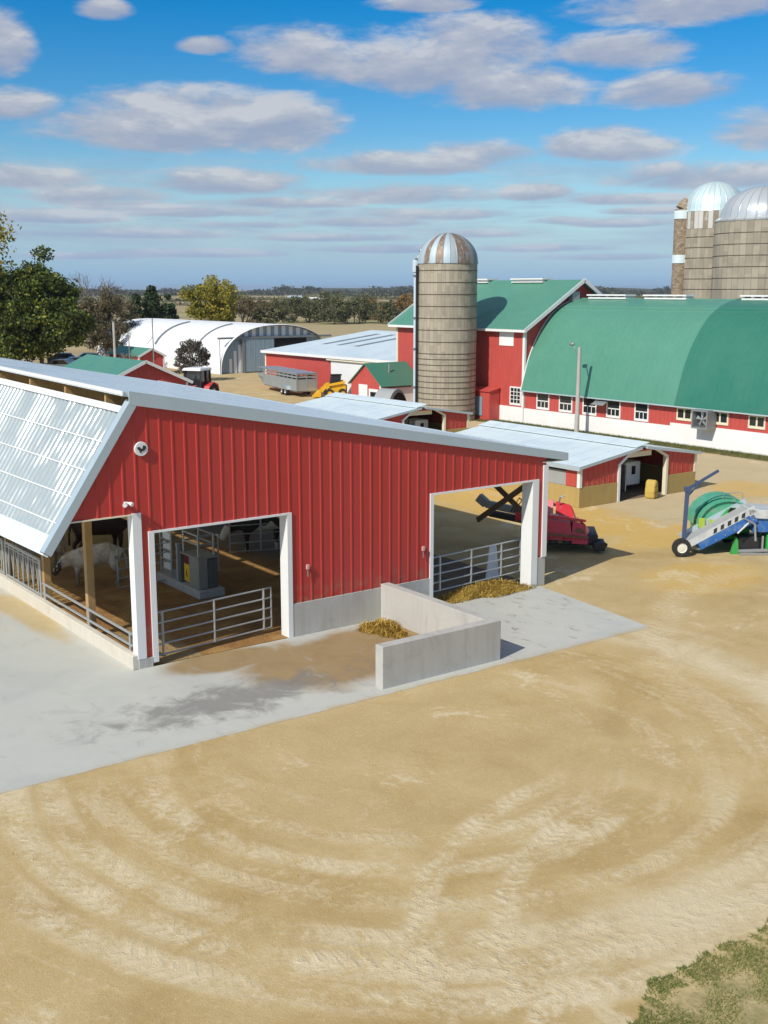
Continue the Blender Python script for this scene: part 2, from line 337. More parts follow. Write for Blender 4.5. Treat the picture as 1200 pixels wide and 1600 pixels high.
def field_mat():
    t = NT('field_ground'); P = t.pos()
    vor = t.n('ShaderNodeTexVoronoi'); t.put(vor.inputs['Vector'], t.mapping(P, (1, 1, 1), rot=(0, 0, .5))); vor.inputs['Scale'].default_value = .0042
    f = t.sep(vor.outputs['Color'])[0]
    c = t.ramp(f, [(0, (.40, .30, .16)), (.35, (.48, .38, .22)), (.55, (.22, .21, .085)), (.75, (.44, .33, .18)), (1, (.33, .28, .14))])
    n = t.noise(P, .02, 6, .65, .5); n2 = t.noise(P, .4, 4, .65)
    c = t.mix(t.mr(n, .45, .6, 0, .6), c, (.20, .20, .08)); c = t.mix(t.mr(n2, .4, .7, 0, .35), c, (.27, .22, .11))
    MAT['field'] = t.out(t.bsdf(c, .95, 0, None, .1))
field_mat()
def slab_mat():
    t = NT('apron_concrete'); P = t.pos(); x, y, z = t.sep(P)
    big = t.noise(P, .35, 5, .6, .5); mid = t.noise(P, 1.6, 6, .65, .6); fine = t.noise(P, 22, 4, .65)
    c = t.mix(mid, (.47, .475, .425), (.55, .55, .49)); c = t.mix(t.mr(big, .45, .65, 0, .5), c, (.43, .435, .41))
    def spot(cx, cy, rx, ry, lo, hi, nz=1.6, ns=big):
        dx = t.m_('DIVIDE', t.m_('SUBTRACT', x, cx), rx); dy = t.m_('DIVIDE', t.m_('SUBTRACT', y, cy), ry)
        d = t.m_('SQRT', t.m_('ADD', t.m_('MULTIPLY', dx, dx), t.m_('MULTIPLY', dy, dy)))
        d = t.m_('ADD', d, t.m_('MULTIPLY', t.m_('SUBTRACT', ns, .5), nz)); return t.mr(d, lo, hi, 1, 0)
    muck = t.m_('MAXIMUM', spot(4.6, -2.0, 3.3, 2.0, .75, 1.1, 1.1), spot(1.9, -.7, 1.8, .8, .7, 1.1, 1.1))
    mc = t.mix(mid, (.22, .135, .045), (.38, .26, .11)); c = t.mix(t.m_('MULTIPLY', muck, .9), c, mc)
    wet = spot(.9, -3.0, 3.3, 1.05, .3, 1.1, 2.6, mid)
    c = t.mix(t.m_('MULTIPLY', wet, .8), c, t.mix(fine, (.17, .165, .15), (.26, .25, .225)))
    dirtl = t.m_('MAXIMUM', spot(-2.2, 10.5, 2.4, 6.0, .7, 1.0, 1.2), spot(-.5, 6.0, .6, 3.2, .6, 1.1))
    c = t.mix(t.m_('MULTIPLY', dirtl, .85), c, t.mix(mid, (.44, .32, .14), (.56, .44, .23)))
    sw = t.noise(t.mapping(P, (1.1, .45, 1), rot=(0, 0, .35)), 1.5, 5, .7, 1.2)
    trk = t.m_('MULTIPLY', t.mr(t.noise(t.mapping(P, (1.6, .5, 1), rot=(0, 0, .25)), 2.2, 5, .7, .8), .58, .66), t.mr(x, 7, 8.5)); c = t.mix(t.m_('MULTIPLY', trk, .7), c, (.22, .18, .13))
    c = t.mix(t.mr(sw, .56, .72, 0, .45), c, (.37, .36, .32))
    c = t.mix(t.mr(t.noise(P, 3.1, 4, .7), .72, .77, 0, .6), c, (.2, .17, .12))
    edge = t.mr(y, -4.78, -4.45, 1, 0); c = t.mix(t.m_('MULTIPLY', edge, t.mr(mid, .35, .6)), c, (.45, .36, .21))
    MAT['slab'] = t.out(t.bsdf(c, .8, 0, t.bump(t.m_('ADD', fine, t.m_('MULTIPLY', mid, 2)), .2, .01), .3))
slab_mat()
def bedding_mat():
    t = NT('barn_bedding'); P = t.pos(); x, y, z = t.sep(P)
    a = t.noise(P, .8, 6, .65, 1.0); b = t.noise(P, 5, 5, .65); cl = t.noise(P, 22, 3, .6)
    c = t.ramp(a, [(.3, (.22, .11, .04)), (.5, (.33, .175, .06)), (.7, (.44, .26, .09))])
    straw = t.mr(t.m_('ADD', t.m_('SUBTRACT', y, t.m_('MULTIPLY', x, .8)), t.m_('MULTIPLY', a, 9)), 9, 15, 0, .85)
    c = t.mix(straw, c, t.mix(b, (.30, .20, .065), (.44, .31, .11)))
    plank = t.m_('MULTIPLY', t.mr(t.m_('ABSOLUTE', t.m_('SUBTRACT', x, 1.15)), .45, .6, 1, 0), t.mr(y, 2.6, 3.2, 1, 0)); c = t.mix(t.m_('MULTIPLY', plank, .8), c, (.36, .26, .13))
    grey = t.mr(t.m_('ADD', x, t.m_('MULTIPLY', a, 2)), 8.2, 9.6); c = t.mix(t.m_('MULTIPLY', grey, .85), c, t.mix(b, (.15, .125, .10), (.22, .185, .145)))
    c = t.mix(t.mr(b, .55, .8, 0, .4), c, (.11, .068, .032))
    MAT['bedding'] = t.out(t.bsdf(c, .95, 0, t.bump(t.m_('ADD', t.m_('MULTIPLY', b, 1.5), cl), .8, .06), .2))
bedding_mat()
def soil_turf():
    t = NT('turf_soil'); P = t.pos(); x, y, z = t.sep(P); n = t.noise(P, 3, 5, .65); f = t.noise(P, 14, 4, .7)
    c = t.ramp(n, [(.35, (.29, .25, .11)), (.52, (.38, .31, .15)), (.68, (.48, .39, .21))])
    e = t.mr(t.m_('ADD', y, t.m_('MULTIPLY', t.m_('SUBTRACT', n, .5), 1.6)), -15.7, -14.9); e = t.m_('MULTIPLY', e, t.mr(y, -14, -13, 1, 0)); c = t.mix(t.m_('MULTIPLY', e, .9), c, t.mix(f, (.50, .37, .17), (.62, .49, .27)))
    MAT['turf_soil'] = t.out(t.bsdf(c, .95, 0, t.bump(t.m_('ADD', n, f), .5, .04), .1))
soil_turf()

# ------------------------------------------------------------------ mesh helpers
class MB:
    def __init__(s, off=(0, 0, 0)): s.bm = bmesh.new(); s.off = Vector(off)
    def face(s, pts):
        try: return s.bm.faces.new([s.bm.verts.new(Vector(p)) for p in pts])
        except ValueError: return None
    def hexa(s, b, t):
        vb = [s.bm.verts.new(Vector(p)) for p in b]; vt = [s.bm.verts.new(Vector(p)) for p in t]; n = len(b)
        s.bm.faces.new(vb[::-1]); s.bm.faces.new(vt)
        for i in range(n): s.bm.faces.new([vb[i], vb[(i+1) % n], vt[(i+1) % n], vt[i]])
        return s
    def box(s, x0, x1, y0, y1, z0, z1):
        return s.hexa([(x0, y0, z0), (x1, y0, z0), (x1, y1, z0), (x0, y1, z0)], [(x0, y0, z1), (x1, y0, z1), (x1, y1, z1), (x0, y1, z1)])
    def bar(s, a, b, w, h=None, up=(0, 0, 1)):
        a, b = Vector(a), Vector(b); h = h or w; d = (b-a).normalized(); up = Vector(up)
        if abs(d.dot(up)) > .98: up = Vector((0, 1, 0))
        x = d.cross(up).normalized()*w/2; y = x.cross(d).normalized()*h/2
        return s.hexa([a-x-y, a+x-y, a+x+y, a-x+y], [b-x-y, b+x-y, b+x+y, b-x+y])
    def tube(s, pts, r, n=7, r1=None):
        pts = [Vector(p) for p in pts]; rings = []
        for i, p in enumerate(pts):
            d = (pts[min(i+1, len(pts)-1)] - pts[max(i-1, 0)]).normalized(); up = Vector((0, 0, 1)) if abs(d.z) < .95 else Vector((1, 0, 0))
            x = d.cross(up).normalized(); y = x.cross(d).normalized(); f = i/(len(pts)-1); rr = r if r1 is None else r+(r1-r)*f
            rings.append([s.bm.verts.new(p + x*rr*math.cos(2*PI*k/n) + y*rr*math.sin(2*PI*k/n)) for k in range(n)])
        for a, b in zip(rings, rings[1:]):
            for k in range(n): s.bm.faces.new([a[k], a[(k+1) % n], b[(k+1) % n], b[k]])
        s.bm.faces.new(rings[0][::-1]); s.bm.faces.new(rings[-1]); return s
    def lathe(s, prof, c=(0, 0, 0), n=32, axis='z'):
        c = Vector(c); rings = []
        ax = {'z': lambda r, a, h: Vector((r*math.cos(a), r*math.sin(a), h)), 'y': lambda r, a, h: Vector((r*math.cos(a), h, r*math.sin(a))), 'x': lambda r, a, h: Vector((h, r*math.cos(a), r*math.sin(a)))}[axis]
        for r, h in prof:
            if r < 1e-6: rings.append([s.bm.verts.new(c+ax(0, 0, h))])
            else: rings.append([s.bm.verts.new(c+ax(r, 2*PI*k/n, h)) for k in range(n)])
        for a, b in zip(rings, rings[1:]):
            for k in range(n):
                q = [a[k % len(a)], a[(k+1) % len(a)], b[(k+1) % len(b)], b[k % len(b)]]; q = list(dict.fromkeys(q))
                if len(q) >= 3: s.bm.faces.new(q)
        return s
    def prism(s, poly, axis, a0, a1):
        f = {'x': lambda p, a: (a, p[0], p[1]), 'y': lambda p, a: (p[0], a, p[1]), 'z': lambda p, a: (p[0], p[1], a)}[axis]
        return s.hexa([f(p, a0) for p in poly], [f(p, a1) for p in poly])
    def slab(s, quad, th):
        q = [Vector(p) for p in quad]; n = (q[1]-q[0]).cross(q[2]-q[0]).normalized()
        if n.z < 0: n = -n
        return s.hexa([p-n*th for p in q], q)
    def ellipsoid(s, c, r, u=12, v=8):
        m = Matrix.Translation(Vector(c)) @ Matrix.Diagonal((*r, 1)); bmesh.ops.create_uvsphere(s.bm, u_segments=u, v_segments=v, radius=1, matrix=m); return s
    def build(s, name, mat, parent=None, smooth=False, bevel=0.0):
        bmesh.ops.recalc_face_normals(s.bm, faces=s.bm.faces[:])
        if s.off.length: bmesh.ops.translate(s.bm, verts=s.bm.verts[:], vec=-s.off)
        me = bpy.data.meshes.new(name); s.bm.to_mesh(me); s.bm.free()
        me.materials.append(MAT[mat] if isinstance(mat, str) else mat)
        if smooth:
            for p in me.polygons: p.use_smooth = True
        o = bpy.data.objects.new(name, me); COL.objects.link(o)
        if parent: o.parent = parent
        else: o.location = s.off
        if smooth:
            md = None
            try: me.set_sharp_from_angle(angle=R(40))
            except Exception: pass
        if bevel:
            b = o.modifiers.new('Bevel', 'BEVEL'); b.width = bevel; b.segments = 2; b.limit_method = 'ANGLE'
        return o
def mesh_np(name, V, F, mat, parent=None, loc=None):
    me = bpy.data.meshes.new(name); nv, nf, k = len(V), len(F), F.shape[1]
    me.vertices.add(nv); me.vertices.foreach_set('co', V.astype(np.float32).ravel())
    me.loops.add(nf*k); me.loops.foreach_set('vertex_index', F.astype(np.int32).ravel())
    me.polygons.add(nf); me.polygons.foreach_set('loop_start', np.arange(0, nf*k, k, dtype=np.int32))
    try: me.polygons.foreach_set('loop_total', np.full(nf, k, dtype=np.int32))
    except Exception: pass
    me.update(calc_edges=True); me.validate(); me.materials.append(MAT[mat])
    o = bpy.data.objects.new(name, me); COL.objects.link(o)
    if parent: o.parent = parent
    if loc is not None: o.location = loc
    return o
def tag(o, label=None, cat=None, group=None, kind=None):
    if label: o['label'] = label
    if cat: o['category'] = cat
    if group: o['group'] = group
    if kind: o['kind'] = kind
    return o
def thing(name, label, cat, loc=(0, 0, 0), rz=0, group=None):
    o = bpy.data.objects.new(name, None); COL.objects.link(o); o.location = loc; o.rotation_euler = (0, 0, rz); o.empty_display_size = .3
    return tag(o, label, cat, group)
def kids(o): return [c for c in bpy.data.objects if c.parent == o]
def dup(o, loc=None, rz=None, label=None, scale=None, parent=None):
    c = o.copy(); COL.objects.link(c)
    if parent is not None: c.parent = parent
    if loc is not None: c.location = loc
    if rz is not None: c.rotation_euler = (0, 0, rz)
    if scale is not None: c.scale = scale if isinstance(scale, tuple) else (scale,)*3
    if label: c['label'] = label
    for k in kids(o): dup(k, parent=c)
    return c
def ribbed(mb, P0, du, dn, u0, u1, pitch, spans, cuts=(), rw=.036, rh=.016, phase=0.0):
    """siding with raised ribs; spans(u) -> list of (bottom fn, top fn)"""
    P0, du, dn = Vector(P0), Vector(du), Vector(dn); bp = {round(u0, 4), round(u1, 4)} | {round(c, 4) for c in cuts if u0 < c < u1}
    k = math.floor((u0-phase)/pitch)
    ribs = []
    while phase+k*pitch < u1:
        c = phase+k*pitch; ribs.append(c); k += 1
        for q in (-rw, -rw*.45, rw*.45, rw):
            if u0 < c+q < u1: bp.add(round(c+q, 4))
    bp = sorted(bp)
    def off(u):
        d = min(abs(u-c) for c in ribs) if ribs else 9
        return rh if d <= rw*.46 else (0 if d >= rw*.999 else rh*(rw-d)/(rw*.54))
    for a, b in zip(bp, bp[1:]):
        if b-a < 1e-4: continue
        for fb, ft in spans((a+b)/2):
            za, zb, zc, zd = fb(a), fb(b), ft(b), ft(a)
            if zc-zb < .004 and zd-za < .004: continue
            oa, ob = off(a), off(b); Q = lambda u, z, o: P0+du*u+dn*o+Vector((0, 0, z))
            mb.face([Q(a, za, oa), Q(b, zb, ob), Q(b, max(zc, zb), ob), Q(a, max(zd, za), oa)])
    bmesh.ops.remove_doubles(mb.bm, verts=mb.bm.verts[:], dist=.0004)
    return mb
const = lambda v: (lambda u: v)

# ------------------------------------------------------------------ SETTING: ground
def grid_sheet(name, x0, x1, y0, y1, z, mat, kind='structure'):
    m = MB(); m.face([(x0, y0, z), (x1, y0, z), (x1, y1, z), (x0, y1, z)]); return tag(m.build(name, mat), kind=kind)
terr = MB(); 
terr.face([(-3000, -3000, -.012), (7000, -3000, -.012), (7000, 8000, -.012), (-3000, 8000, -.012)]); tag(terr.build('terrain', 'field'), kind='structure')
yd = MB()
yard = [(-60, -60), (70, -60), (70, 8), (41, 14), (41, 40), (58, 47), (56, 78), (46, 82), (34, 92), (26, 104), (14, 96), (-10, 80), (-60, 60)]
yd.face([(x, y, -.004) for x, y in yard]); tag(yd.build('farmyard', 'dirt'), kind='structure')
ap = MB()
ap.prism([(-14, -4.62), (7.0, -4.68), (11.95, -4.72), (12.55, -.03), (-.14, -.03), (-.14, 45), (-14, 45)], 'z', -.15, .012)
tag(ap.build('concrete_apron', 'slab', bevel=.01), kind='structure')
grid_sheet('barn_floor', .02, 12.6, .02, 27, .008, 'bedding')

# ------------------------------------------------------------------ NEAR BARN
W = 12.76; H2 = 3.12; HS = 3.6; AP = (.2, 6.12); SL = .184; ST = 1.42; U1, U2, U3, U4 = .36, 4.09, 8.516, 12.24; FD = .86; LEN = 27.0
def top_r(u): return AP[1]-SL*(u-AP[0])
def top_l(u): return AP[1]-ST*(AP[0]-u)
barn = thing('open_sided_barn', 'big red metal barn with a translucent steep roof side and open gable doorways', 'barn', (0, 0, 0))
def gspan(u):
    tp = top_l if u < AP[0] else top_r
    b = HS if u < .02 else .24 if u < U1 else H2 if u < U2 else FD if u < U3 else H2 if u < U4 else FD
    return [(const(b), tp)]
m = MB(); ribbed(m, (0, 0, 0), (1, 0, 0), (0, -1, 0), -1.56, W-.03, .305, gspan, (AP[0], .02, U1, U2, U3, U4), phase=.12)
m.build('gable_wall', 'red_siding', barn)
m = MB()   # inside face of the gable
for a, b, lo in ((-1.56, .02, HS), (.02, U1, .24), (U1, U2, H2), (U2, U3, FD), (U3, U4, H2), (U4, W-.03, FD)):
    us = [a] + [c for c in (AP[0],) if a < c < b] + [b]
    for p, q in zip(us, us[1:]):
        f = top_l if (p+q)/2 < AP[0] else top_r
        m.face([(p, .12, lo), (q, .12, lo), (q, .12, f(q)-.02), (p, .12, max(lo, f(p)-.02))])
m.build('gable_lining', 'dark_wood', barn)
for bx in ((U2+.02, U3, -.03, .13, 0, FD-.004), (U4+.2, W, -.03, .30, 0, FD-.004), (0, U1-.01, -.04, .28, 0, .236)):
    m = MB(); m.box(*bx); m.build('foundation', 'concrete', barn, bevel=.01)
# door frames: front trim plus the deep white returns
m = MB(); m.box(-.02, .19, -.045, .22, .24, HS+.02); m.build('door_frame', 'trim_white', barn)
m = MB(); m.box(U1-.005, U1+.13, -.04, .10, .10, H2+.05); m.box(U2-.10, U2+.03, -.04, .32, 0.013, H2+.05); m.bar((U1+.14, -.02, H2+.025), (U2-.11, -.02, H2+.025), .05, .05)
m.build('door_frame', 'trim_white', barn)
m = MB(); m.box(U3-.06, U3+.05, -.04, .16, .3, H2+.05); m.box(U4-.05, U4+.19, -.045, .40, 0.013, H2+.05); m.bar((U3+.06, -.02, H2+.025), (U4-.06, -.02, H2+.025), .05, .05)
m.build('door_frame', 'trim_white', barn)
m = MB(); m.bar((-1.52, -.02, HS-.012), (-.03, -.02, HS-.012), .05, .03); m.build('head_trim', 'trim_cream', barn)
m = MB(); m.box(W-.16, W+.02, -.05, .14, FD, 3.56); m.build('corner_trim', 'trim_white', barn)
# right-hand roof slope (thin, seen almost edge on), ridge overhang, rake and eave trims
ULO, UHI = 13.45, -.12
KR = .014
zr = lambda u: AP[1]+.15-SL*(u-AP[0])
m = MB(); m.slab([(UHI, -.07, zr(UHI)), (ULO, -.07, zr(ULO)), (ULO, LEN, zr(ULO)+KR*LEN), (UHI, LEN, zr(UHI)+KR*LEN)], .10); m.build('roof', 'near_roof', barn)
m = MB(); m.hexa([(UHI+.12, -.105, zr(UHI+.12)-.27), (ULO+.06, -.105, zr(ULO+.06)-.20), (ULO+.06, -.074, zr(ULO+.06)-.20), (UHI+.12, -.074, zr(UHI+.12)-.27)],
                 [(UHI+.12, -.105, zr(UHI+.12)+.03), (ULO+.06, -.105, zr(ULO+.06)+.03), (ULO+.06, -.074, zr(ULO+.06)+.03), (UHI+.12, -.074, zr(UHI+.12)+.03)])
m.build('rake_trim', 'trim_metal', barn)
m = MB(); m.slab([(ULO, -.07, zr(ULO)+.02), (ULO+.035, -.07, zr(ULO)+.02), (ULO+.035, LEN, zr(ULO)+.02+KR*LEN), (ULO, LEN, zr(ULO)+.02+KR*LEN)], .19); m.build('eave_trim', 'trim_metal', barn)
m = MB(); m.slab([(UHI-.03, -.10, zr(UHI)+.012), (UHI, -.10, zr(UHI)+.012), (UHI, LEN, zr(UHI)+.012+KR*LEN), (UHI-.03, LEN, zr(UHI)+.012+KR*LEN)], .085); m.build('ridge_fascia', 'trim_white', barn)
m = MB(); m.slab([(W-.2, -.06, zr(W)-.30), (ULO, -.06, zr(ULO)-.19), (ULO, LEN, zr(ULO)-.19), (W-.2, LEN, zr(W)-.30)], .02); m.build('soffit', 'trim_cream', barn)
# translucent slope: rounded corrugation
PT, PB = (-.02, 5.88), (-1.93, 3.05)   # (u, z) top and bottom
sl = Vector((PT[0]-PB[0], 0, PT[1]-PB[1])); nrm = Vector((-sl.z, 0, sl.x)).normalized(); lam = .26; seg = 10
nv = int((LEN+.06)/lam*seg); ys = -.06+np.arange(nv+1)*lam/seg
rowsf = [0, .12, .25, .38, .5, .62, .75, .88, 1]
ht = .066*(0.5+.5*np.cos(2*PI*ys/lam))**1.4
V = np.zeros((len(rowsf), nv+1, 3))
for i, f in enumerate(rowsf):
    p = Vector((PB[0], 0, PB[1])) + sl*f
    sag = .018*np.sin(2*PI*(f*4.0))*np.sin(ys*1.3+f*3)
    V[i, :, 0] = p.x+nrm.x*(ht+sag); V[i, :, 1] = ys; V[i, :, 2] = p.z+nrm.z*(ht+sag)+ys*(KR*f-.015*(1-f))
idx = np.arange(len(rowsf)*(nv+1)).reshape(len(rowsf), nv+1)
F = np.stack([idx[:-1, :-1].ravel(), idx[:-1, 1:].ravel(), idx[1:, 1:].ravel(), idx[1:, :-1].ravel()], 1)
o = mesh_np('translucent_roof', V.reshape(-1, 3), F, 'polycarbonate', barn)
for p in o.data.polygons: p.use_smooth = True
m = MB()   # purlin screw strips showing as pale lines across the sheets
for f in (.17, .36, .55, .76):
    p = Vector((PB[0], 0, PB[1])) + sl*f + nrm*.066
    m.bar((p.x, -.04, p.z), (p.x, LEN, p.z+LEN*(KR*f-.015*(1-f))), .01, .03, up=nrm.cross(Vector((0, 1, 0))))
m.build('purlin_strip', 'trim_white', barn)
m = MB()
def strip(f0, f1, y0, y1, lift, th):
    a = Vector((PB[0], 0, PB[1]))+sl*f0+nrm*lift; b = Vector((PB[0], 0, PB[1]))+sl*f1+nrm*lift; k = lambda f, y: y*(KR*f-.015*(1-f))
    return [(a.x, y0, a.z+k(f0, y0)), (b.x, y0, b.z+k(f1, y0)), (b.x, y1, b.z+k(f1, y1)), (a.x, y1, a.z+k(f0, y1))], th
m.slab(*strip(-.03, 1.07, -.10, .15, .105, .03)); q, _ = strip(-.03, 1.07, -.10, -.07, .075, .03); m.slab(q, .16); m.build('slope_rake_trim', 'trim_metal', barn)
m = MB(); m.slab(*strip(-.035, .085, .152, LEN, .096, .02)); q, _ = strip(-.045, -.035, -.09, LEN, .096, .02); m.slab(q, .12); m.build('slope_eave_flashing', 'pale_roof', barn)
m = MB(); m.slab(*strip(.975, 1.02, .152, LEN, .10, .03)); m.build('slope_head_flashing', 'trim_white', barn)
for k in range(11):
    y = 1.15+2.44*k; mm = MB()
    mm.hexa([(AP[0]-.24, y-.05, 5.62), (W, y-.05, zr(W)-.36), (W, y+.05, zr(W)-.36), (AP[0]-.24, y+.05, 5.62)], [(AP[0]-.22, y-.05, zr(-.1)-.15), (W, y-.05, zr(W)-.115), (W, y+.05, zr(W)-.115), (AP[0]-.22, y+.05, zr(-.1)-.15)])
    a = Vector((PB[0], 0, PB[1]))+sl*.02-nrm*.10; b = Vector((PB[0], 0, PB[1]))+sl*.90-nrm*.10
    a.z += y*(KR*.02-.0147-.009); b.z += y*(KR*.9-.0015-.009)
    mm.bar((a.x, y, a.z), (b.x, y, b.z), .09, .16, up=nrm); mm.build('rafter', 'wood', barn).location.z = y*.009
m = MB(); m.box(-.15, .02, -.02, LEN, 0, .34); m.build('kerb', 'kerb_concrete', barn, bevel=.015)
for k in range(8):
    y = 3.0+3.03*k; mm = MB(); mm.box(.03, .21, y-.09, y+.09, .2, 3.6); mm.build('post', 'wood', barn)
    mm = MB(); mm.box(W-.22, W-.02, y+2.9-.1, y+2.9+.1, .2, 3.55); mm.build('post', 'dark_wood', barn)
m = MB(); m.box(0.0, .24, -.0+.14, LEN, 3.42, 3.68); m.build('header_beam', 'wood', barn)
m = MB(); m.bar((12.5, .42, 1.95), (12.5, 2.0, 2.78), .06, .16); m.build('cross_brace', 'dark_wood', barn)
m = MB(); m.bar((12.42, .45, 2.95), (12.42, 2.6, 1.55), .06, .16); m.build('cross_brace', 'dark_wood', barn)

# round sign, light, boxes on the gable
sg = thing('round_sign', 'small round white sign with a dark bird-like mark near the barn gable peak', 'sign', (.25, -.05, 5.05))
m = MB(); m.lathe([(0, -.03), (.15, -.03), (.16, -.02), (.16, .02), (0, .02)], n=28, axis='y'); m.build('disc', 'trim_white', sg)
m = MB(); m.prism([(.95*a, .98*b) for a, b in ((-.11, .045), (-.05, .05), (0, -.005), (.02, .015), (.04, .075), (.10, .07), (.11, .01), (.05, -.05), (.01, -.05), (-.045, -.09), (-.06, -.03), (-.10, .0))], 'y', -.042, -.033); m.build('mark', 'decal_black', sg)
sl_ = thing('security_light', 'white twin-head floodlight beside the left barn corner post', 'light', (-.16, -.03, 3.86))
m = MB(); m.box(-.04, .04, -.05, .01, -.05, .05); m.build('base', 'trim_white', sl_, bevel=.01)
for sx in (-.1, .08):
    m = MB(); m.tube([(0, -.05, .02), (sx*.5, -.10, .03)], .015); m.tube([(sx*.5, -.10, .03), (sx*1.0, -.19, -.0)], .03, 9, .05); m.build('lamp_head', 'white_plastic', sl_)
for (x, z, lb) in ((4.55, 1.75, 'small grey outlet box on red siding right of the large doorway'), (8.2, 1.72, 'small white outlet box on red siding left of the right doorway')):
    ob = thing('outlet_box', lb, 'outlet box', (x, -.03, z)); m = MB(); m.box(-.04, .04, -.06, 0, -.06, .06); m.build('cover', 'worn_pink', ob, bevel=.008)
    m = MB(); m.tube([(.0, -.03, -.09), (.0, -.03, -.25)], .015); m.build('conduit', 'steel_grey', ob)

# gates
def gate(name, label, loc, rz, L, hgt, nrail, stiles, z0=.15, group='tubular livestock gates'):
    g = thing(name, label, 'gate', loc, rz, group); m = MB()
    for i in range(nrail):
        z = z0+(hgt-z0)*i/(nrail-1); m.tube([(0, 0, z), (L, 0, z)], .022)
    m.tube([(0, 0, z0), (0, 0, hgt)], .026); m.tube([(L, 0, z0), (L, 0, hgt)], .026); m.build('frame', 'galvanised', g)
    for s in stiles:
        m = MB(); m.tube([(s*L, 0, z0-.02), (s*L, 0, hgt+.02)], .03); m.build('upright', 'galvanised', g)
    for zz in (z0+.1, hgt-.25):
        m = MB(); m.box(-.08, -.02, -.03, .03, zz, zz+.1); m.build('hinge', 'steel_grey', g)
    return g
gate('livestock_gate', 'five-rail galvanised gate across the large left doorway', (.47, .22, 0), R(7), 3.45, 1.18, 5, (.08, .5, .93))
gate('livestock_gate', 'galvanised gate across the right doorway beside the straw heap', (8.62, .25, 0), R(5), 3.72, 1.32, 5, (.12, .45, .78), .36)
gate('livestock_gate', 'galvanised pen gate behind the white cow', (2.35, 6.5, 0), R(3), 3.3, 1.25, 5, (.3, .5))
gate('livestock_gate', 'galvanised pen gate in front of the black and white cows', (7.1, 8.6, 0), R(-18), 3.4, 1.3, 5, (.3, .62, .9))
# rails and headlocks on the feed kerb
pr_ = thing('pipe_rail', 'twin galvanised pipe rails on the feed kerb beside the corner post', 'rail', (.0, .0, .34))
for z in (.14, .42):
    m = MB(); m.tube([(-.0, .25, z), (-.0, 6.0, z)], .035); m.build('rail', 'galvanised', pr_)
for y in (.4, 2.85, 5.85):
    m = MB(); m.tube([(-.0, y, 0), (-.0, y, .44)], .035); m.build('upright', 'galvanised', pr_)
hl = None
for k in range(6):
    y0 = 6.15+3.03*k
    if hl is None:
        hl = thing('headlock_panel', '', 'feed panel', (.0, y0, .34), 0, 'headlock panels along the feed kerb')
        m = MB(); m.tube([(0, 0, .06), (0, 2.8, .06)], .035); m.tube([(0, 0, 1.02), (0, 2.8, 1.02)], .045); m.tube([(0, 0, .92), (0, 2.8, .92)], .02); m.tube([(0, 0, 0), (0, 0, 1.04)], .035); m.tube([(0, 2.8, 0), (0, 2.8, 1.04)], .035); m.build('frame', 'galvanised', hl)
        for j in range(7):
            m = MB(); y = .2+j*.4; m.bar((0, y, .06), (0, y-.12, 1.0), .035, .06); m.bar((0.03, y+.05, .06), (0.03, y+.24, 1.0), .03, .05); m.build('locking_bar', 'galvanised', hl)
        c = hl
    else: c = dup(hl, (.0, y0, .34))
    c['label'] = ('headlock panel on the feed kerb %s' % ['next to the twin pipe rails', 'second along from the twin pipe rails', 'third along, nearest the left picture edge'][k]) if k < 3 else 'headlock panel farther along the feed kerb under the eave'

# feeding station behind the large doorway
fs = thing('feeding_station', 'grey concrete-based feeding station with yellow and maroon panel inside the doorway', 'feeding station', (3.85, 4.45, 0))
m = MB(); m.box(0, .80, 0, 2.75, 0.01, .24); m.build('plinth', 'concrete', fs, bevel=.02)
m = MB(); m.box(.06, .34, .12, .72, .26, 1.12); m.build('cabinet', 'cabinet_grey', fs, bevel=.02)
m = MB(); m.box(.36, .66, .14, .72, .26, 1.08); m.build('cabinet', 'cabinet_dark', fs, bevel=.02)
m = MB(); m.box(.03, .70, .09, 1.2, 1.12, 1.17); m.build('top_plate', 'cabinet_grey', fs, bevel=.01)
m = MB(); m.box(.10, .15, .78, 1.1, .34, .84); m.build('sign_panel', 'sign_yellow', fs)
m = MB(); m.prism([(.90, .46), (.96, .70), (.99, .58), (.95, .48)], 'x', .094, .10); m.build('warning_mark', 'sign_maroon', fs)
m = MB(); m.box(.10, .15, .78, 1.1, .845, 1.10); m.build('sign_panel', 'sign_maroon', fs)
for y in (1.22, 1.42): 
    m = MB(); m.box(.06, .2, y, y+.11, .26, 1.35); m.build('column', 'cabinet_dark' if y < 1.3 else 'grey_plastic', fs)
for z in (.45, .75, 1.05, 1.35):
    m = MB(); m.box(.10, .14, 1.95, 2.45, z, z+.2); m.build('slat', 'white_plastic', fs)
m = MB(); m.tube([(.1, 1.9, .26), (.1, 1.9, 2.1)], .035); m.tube([(.1, 2.62, .26), (.1, 2.62, 1.6)], .03); 
for z in (.42, .72, 1.02, 1.32, 1.6): m.tube([(.1, 1.9, z), (.1, 2.62, z)], .02)
m.build('side_rack', 'galvanised', fs)
m = MB()
for (x, y) in ((.12, .25), (.6, .25), (.12, 1.15), (.6, 1.15)): m.tube([(x, y, 1.17), (x, y, 1.78)], .03)
for z in (1.5, 1.76):
    m.tube([(.12, .25, z), (.6, .25, z), (.6, 1.15, z), (.12, 1.15, z), (.12, .25, z)], .025)
m.build('guard_rail', 'galvanised', fs)

# concrete L wall
lw = MB((7.05, 0, 0)); lw.prism([(6.80, -.04), (7.07, -.04), (7.07, -4.40), (3.66, -4.40), (3.66, -4.13), (6.80, -4.13)], 'z', 0.0, .965)
tag(lw.build('concrete_wall', 'concrete', bevel=.012), 'low grey L-shaped concrete wall standing on the apron between the two doorways', 'wall')

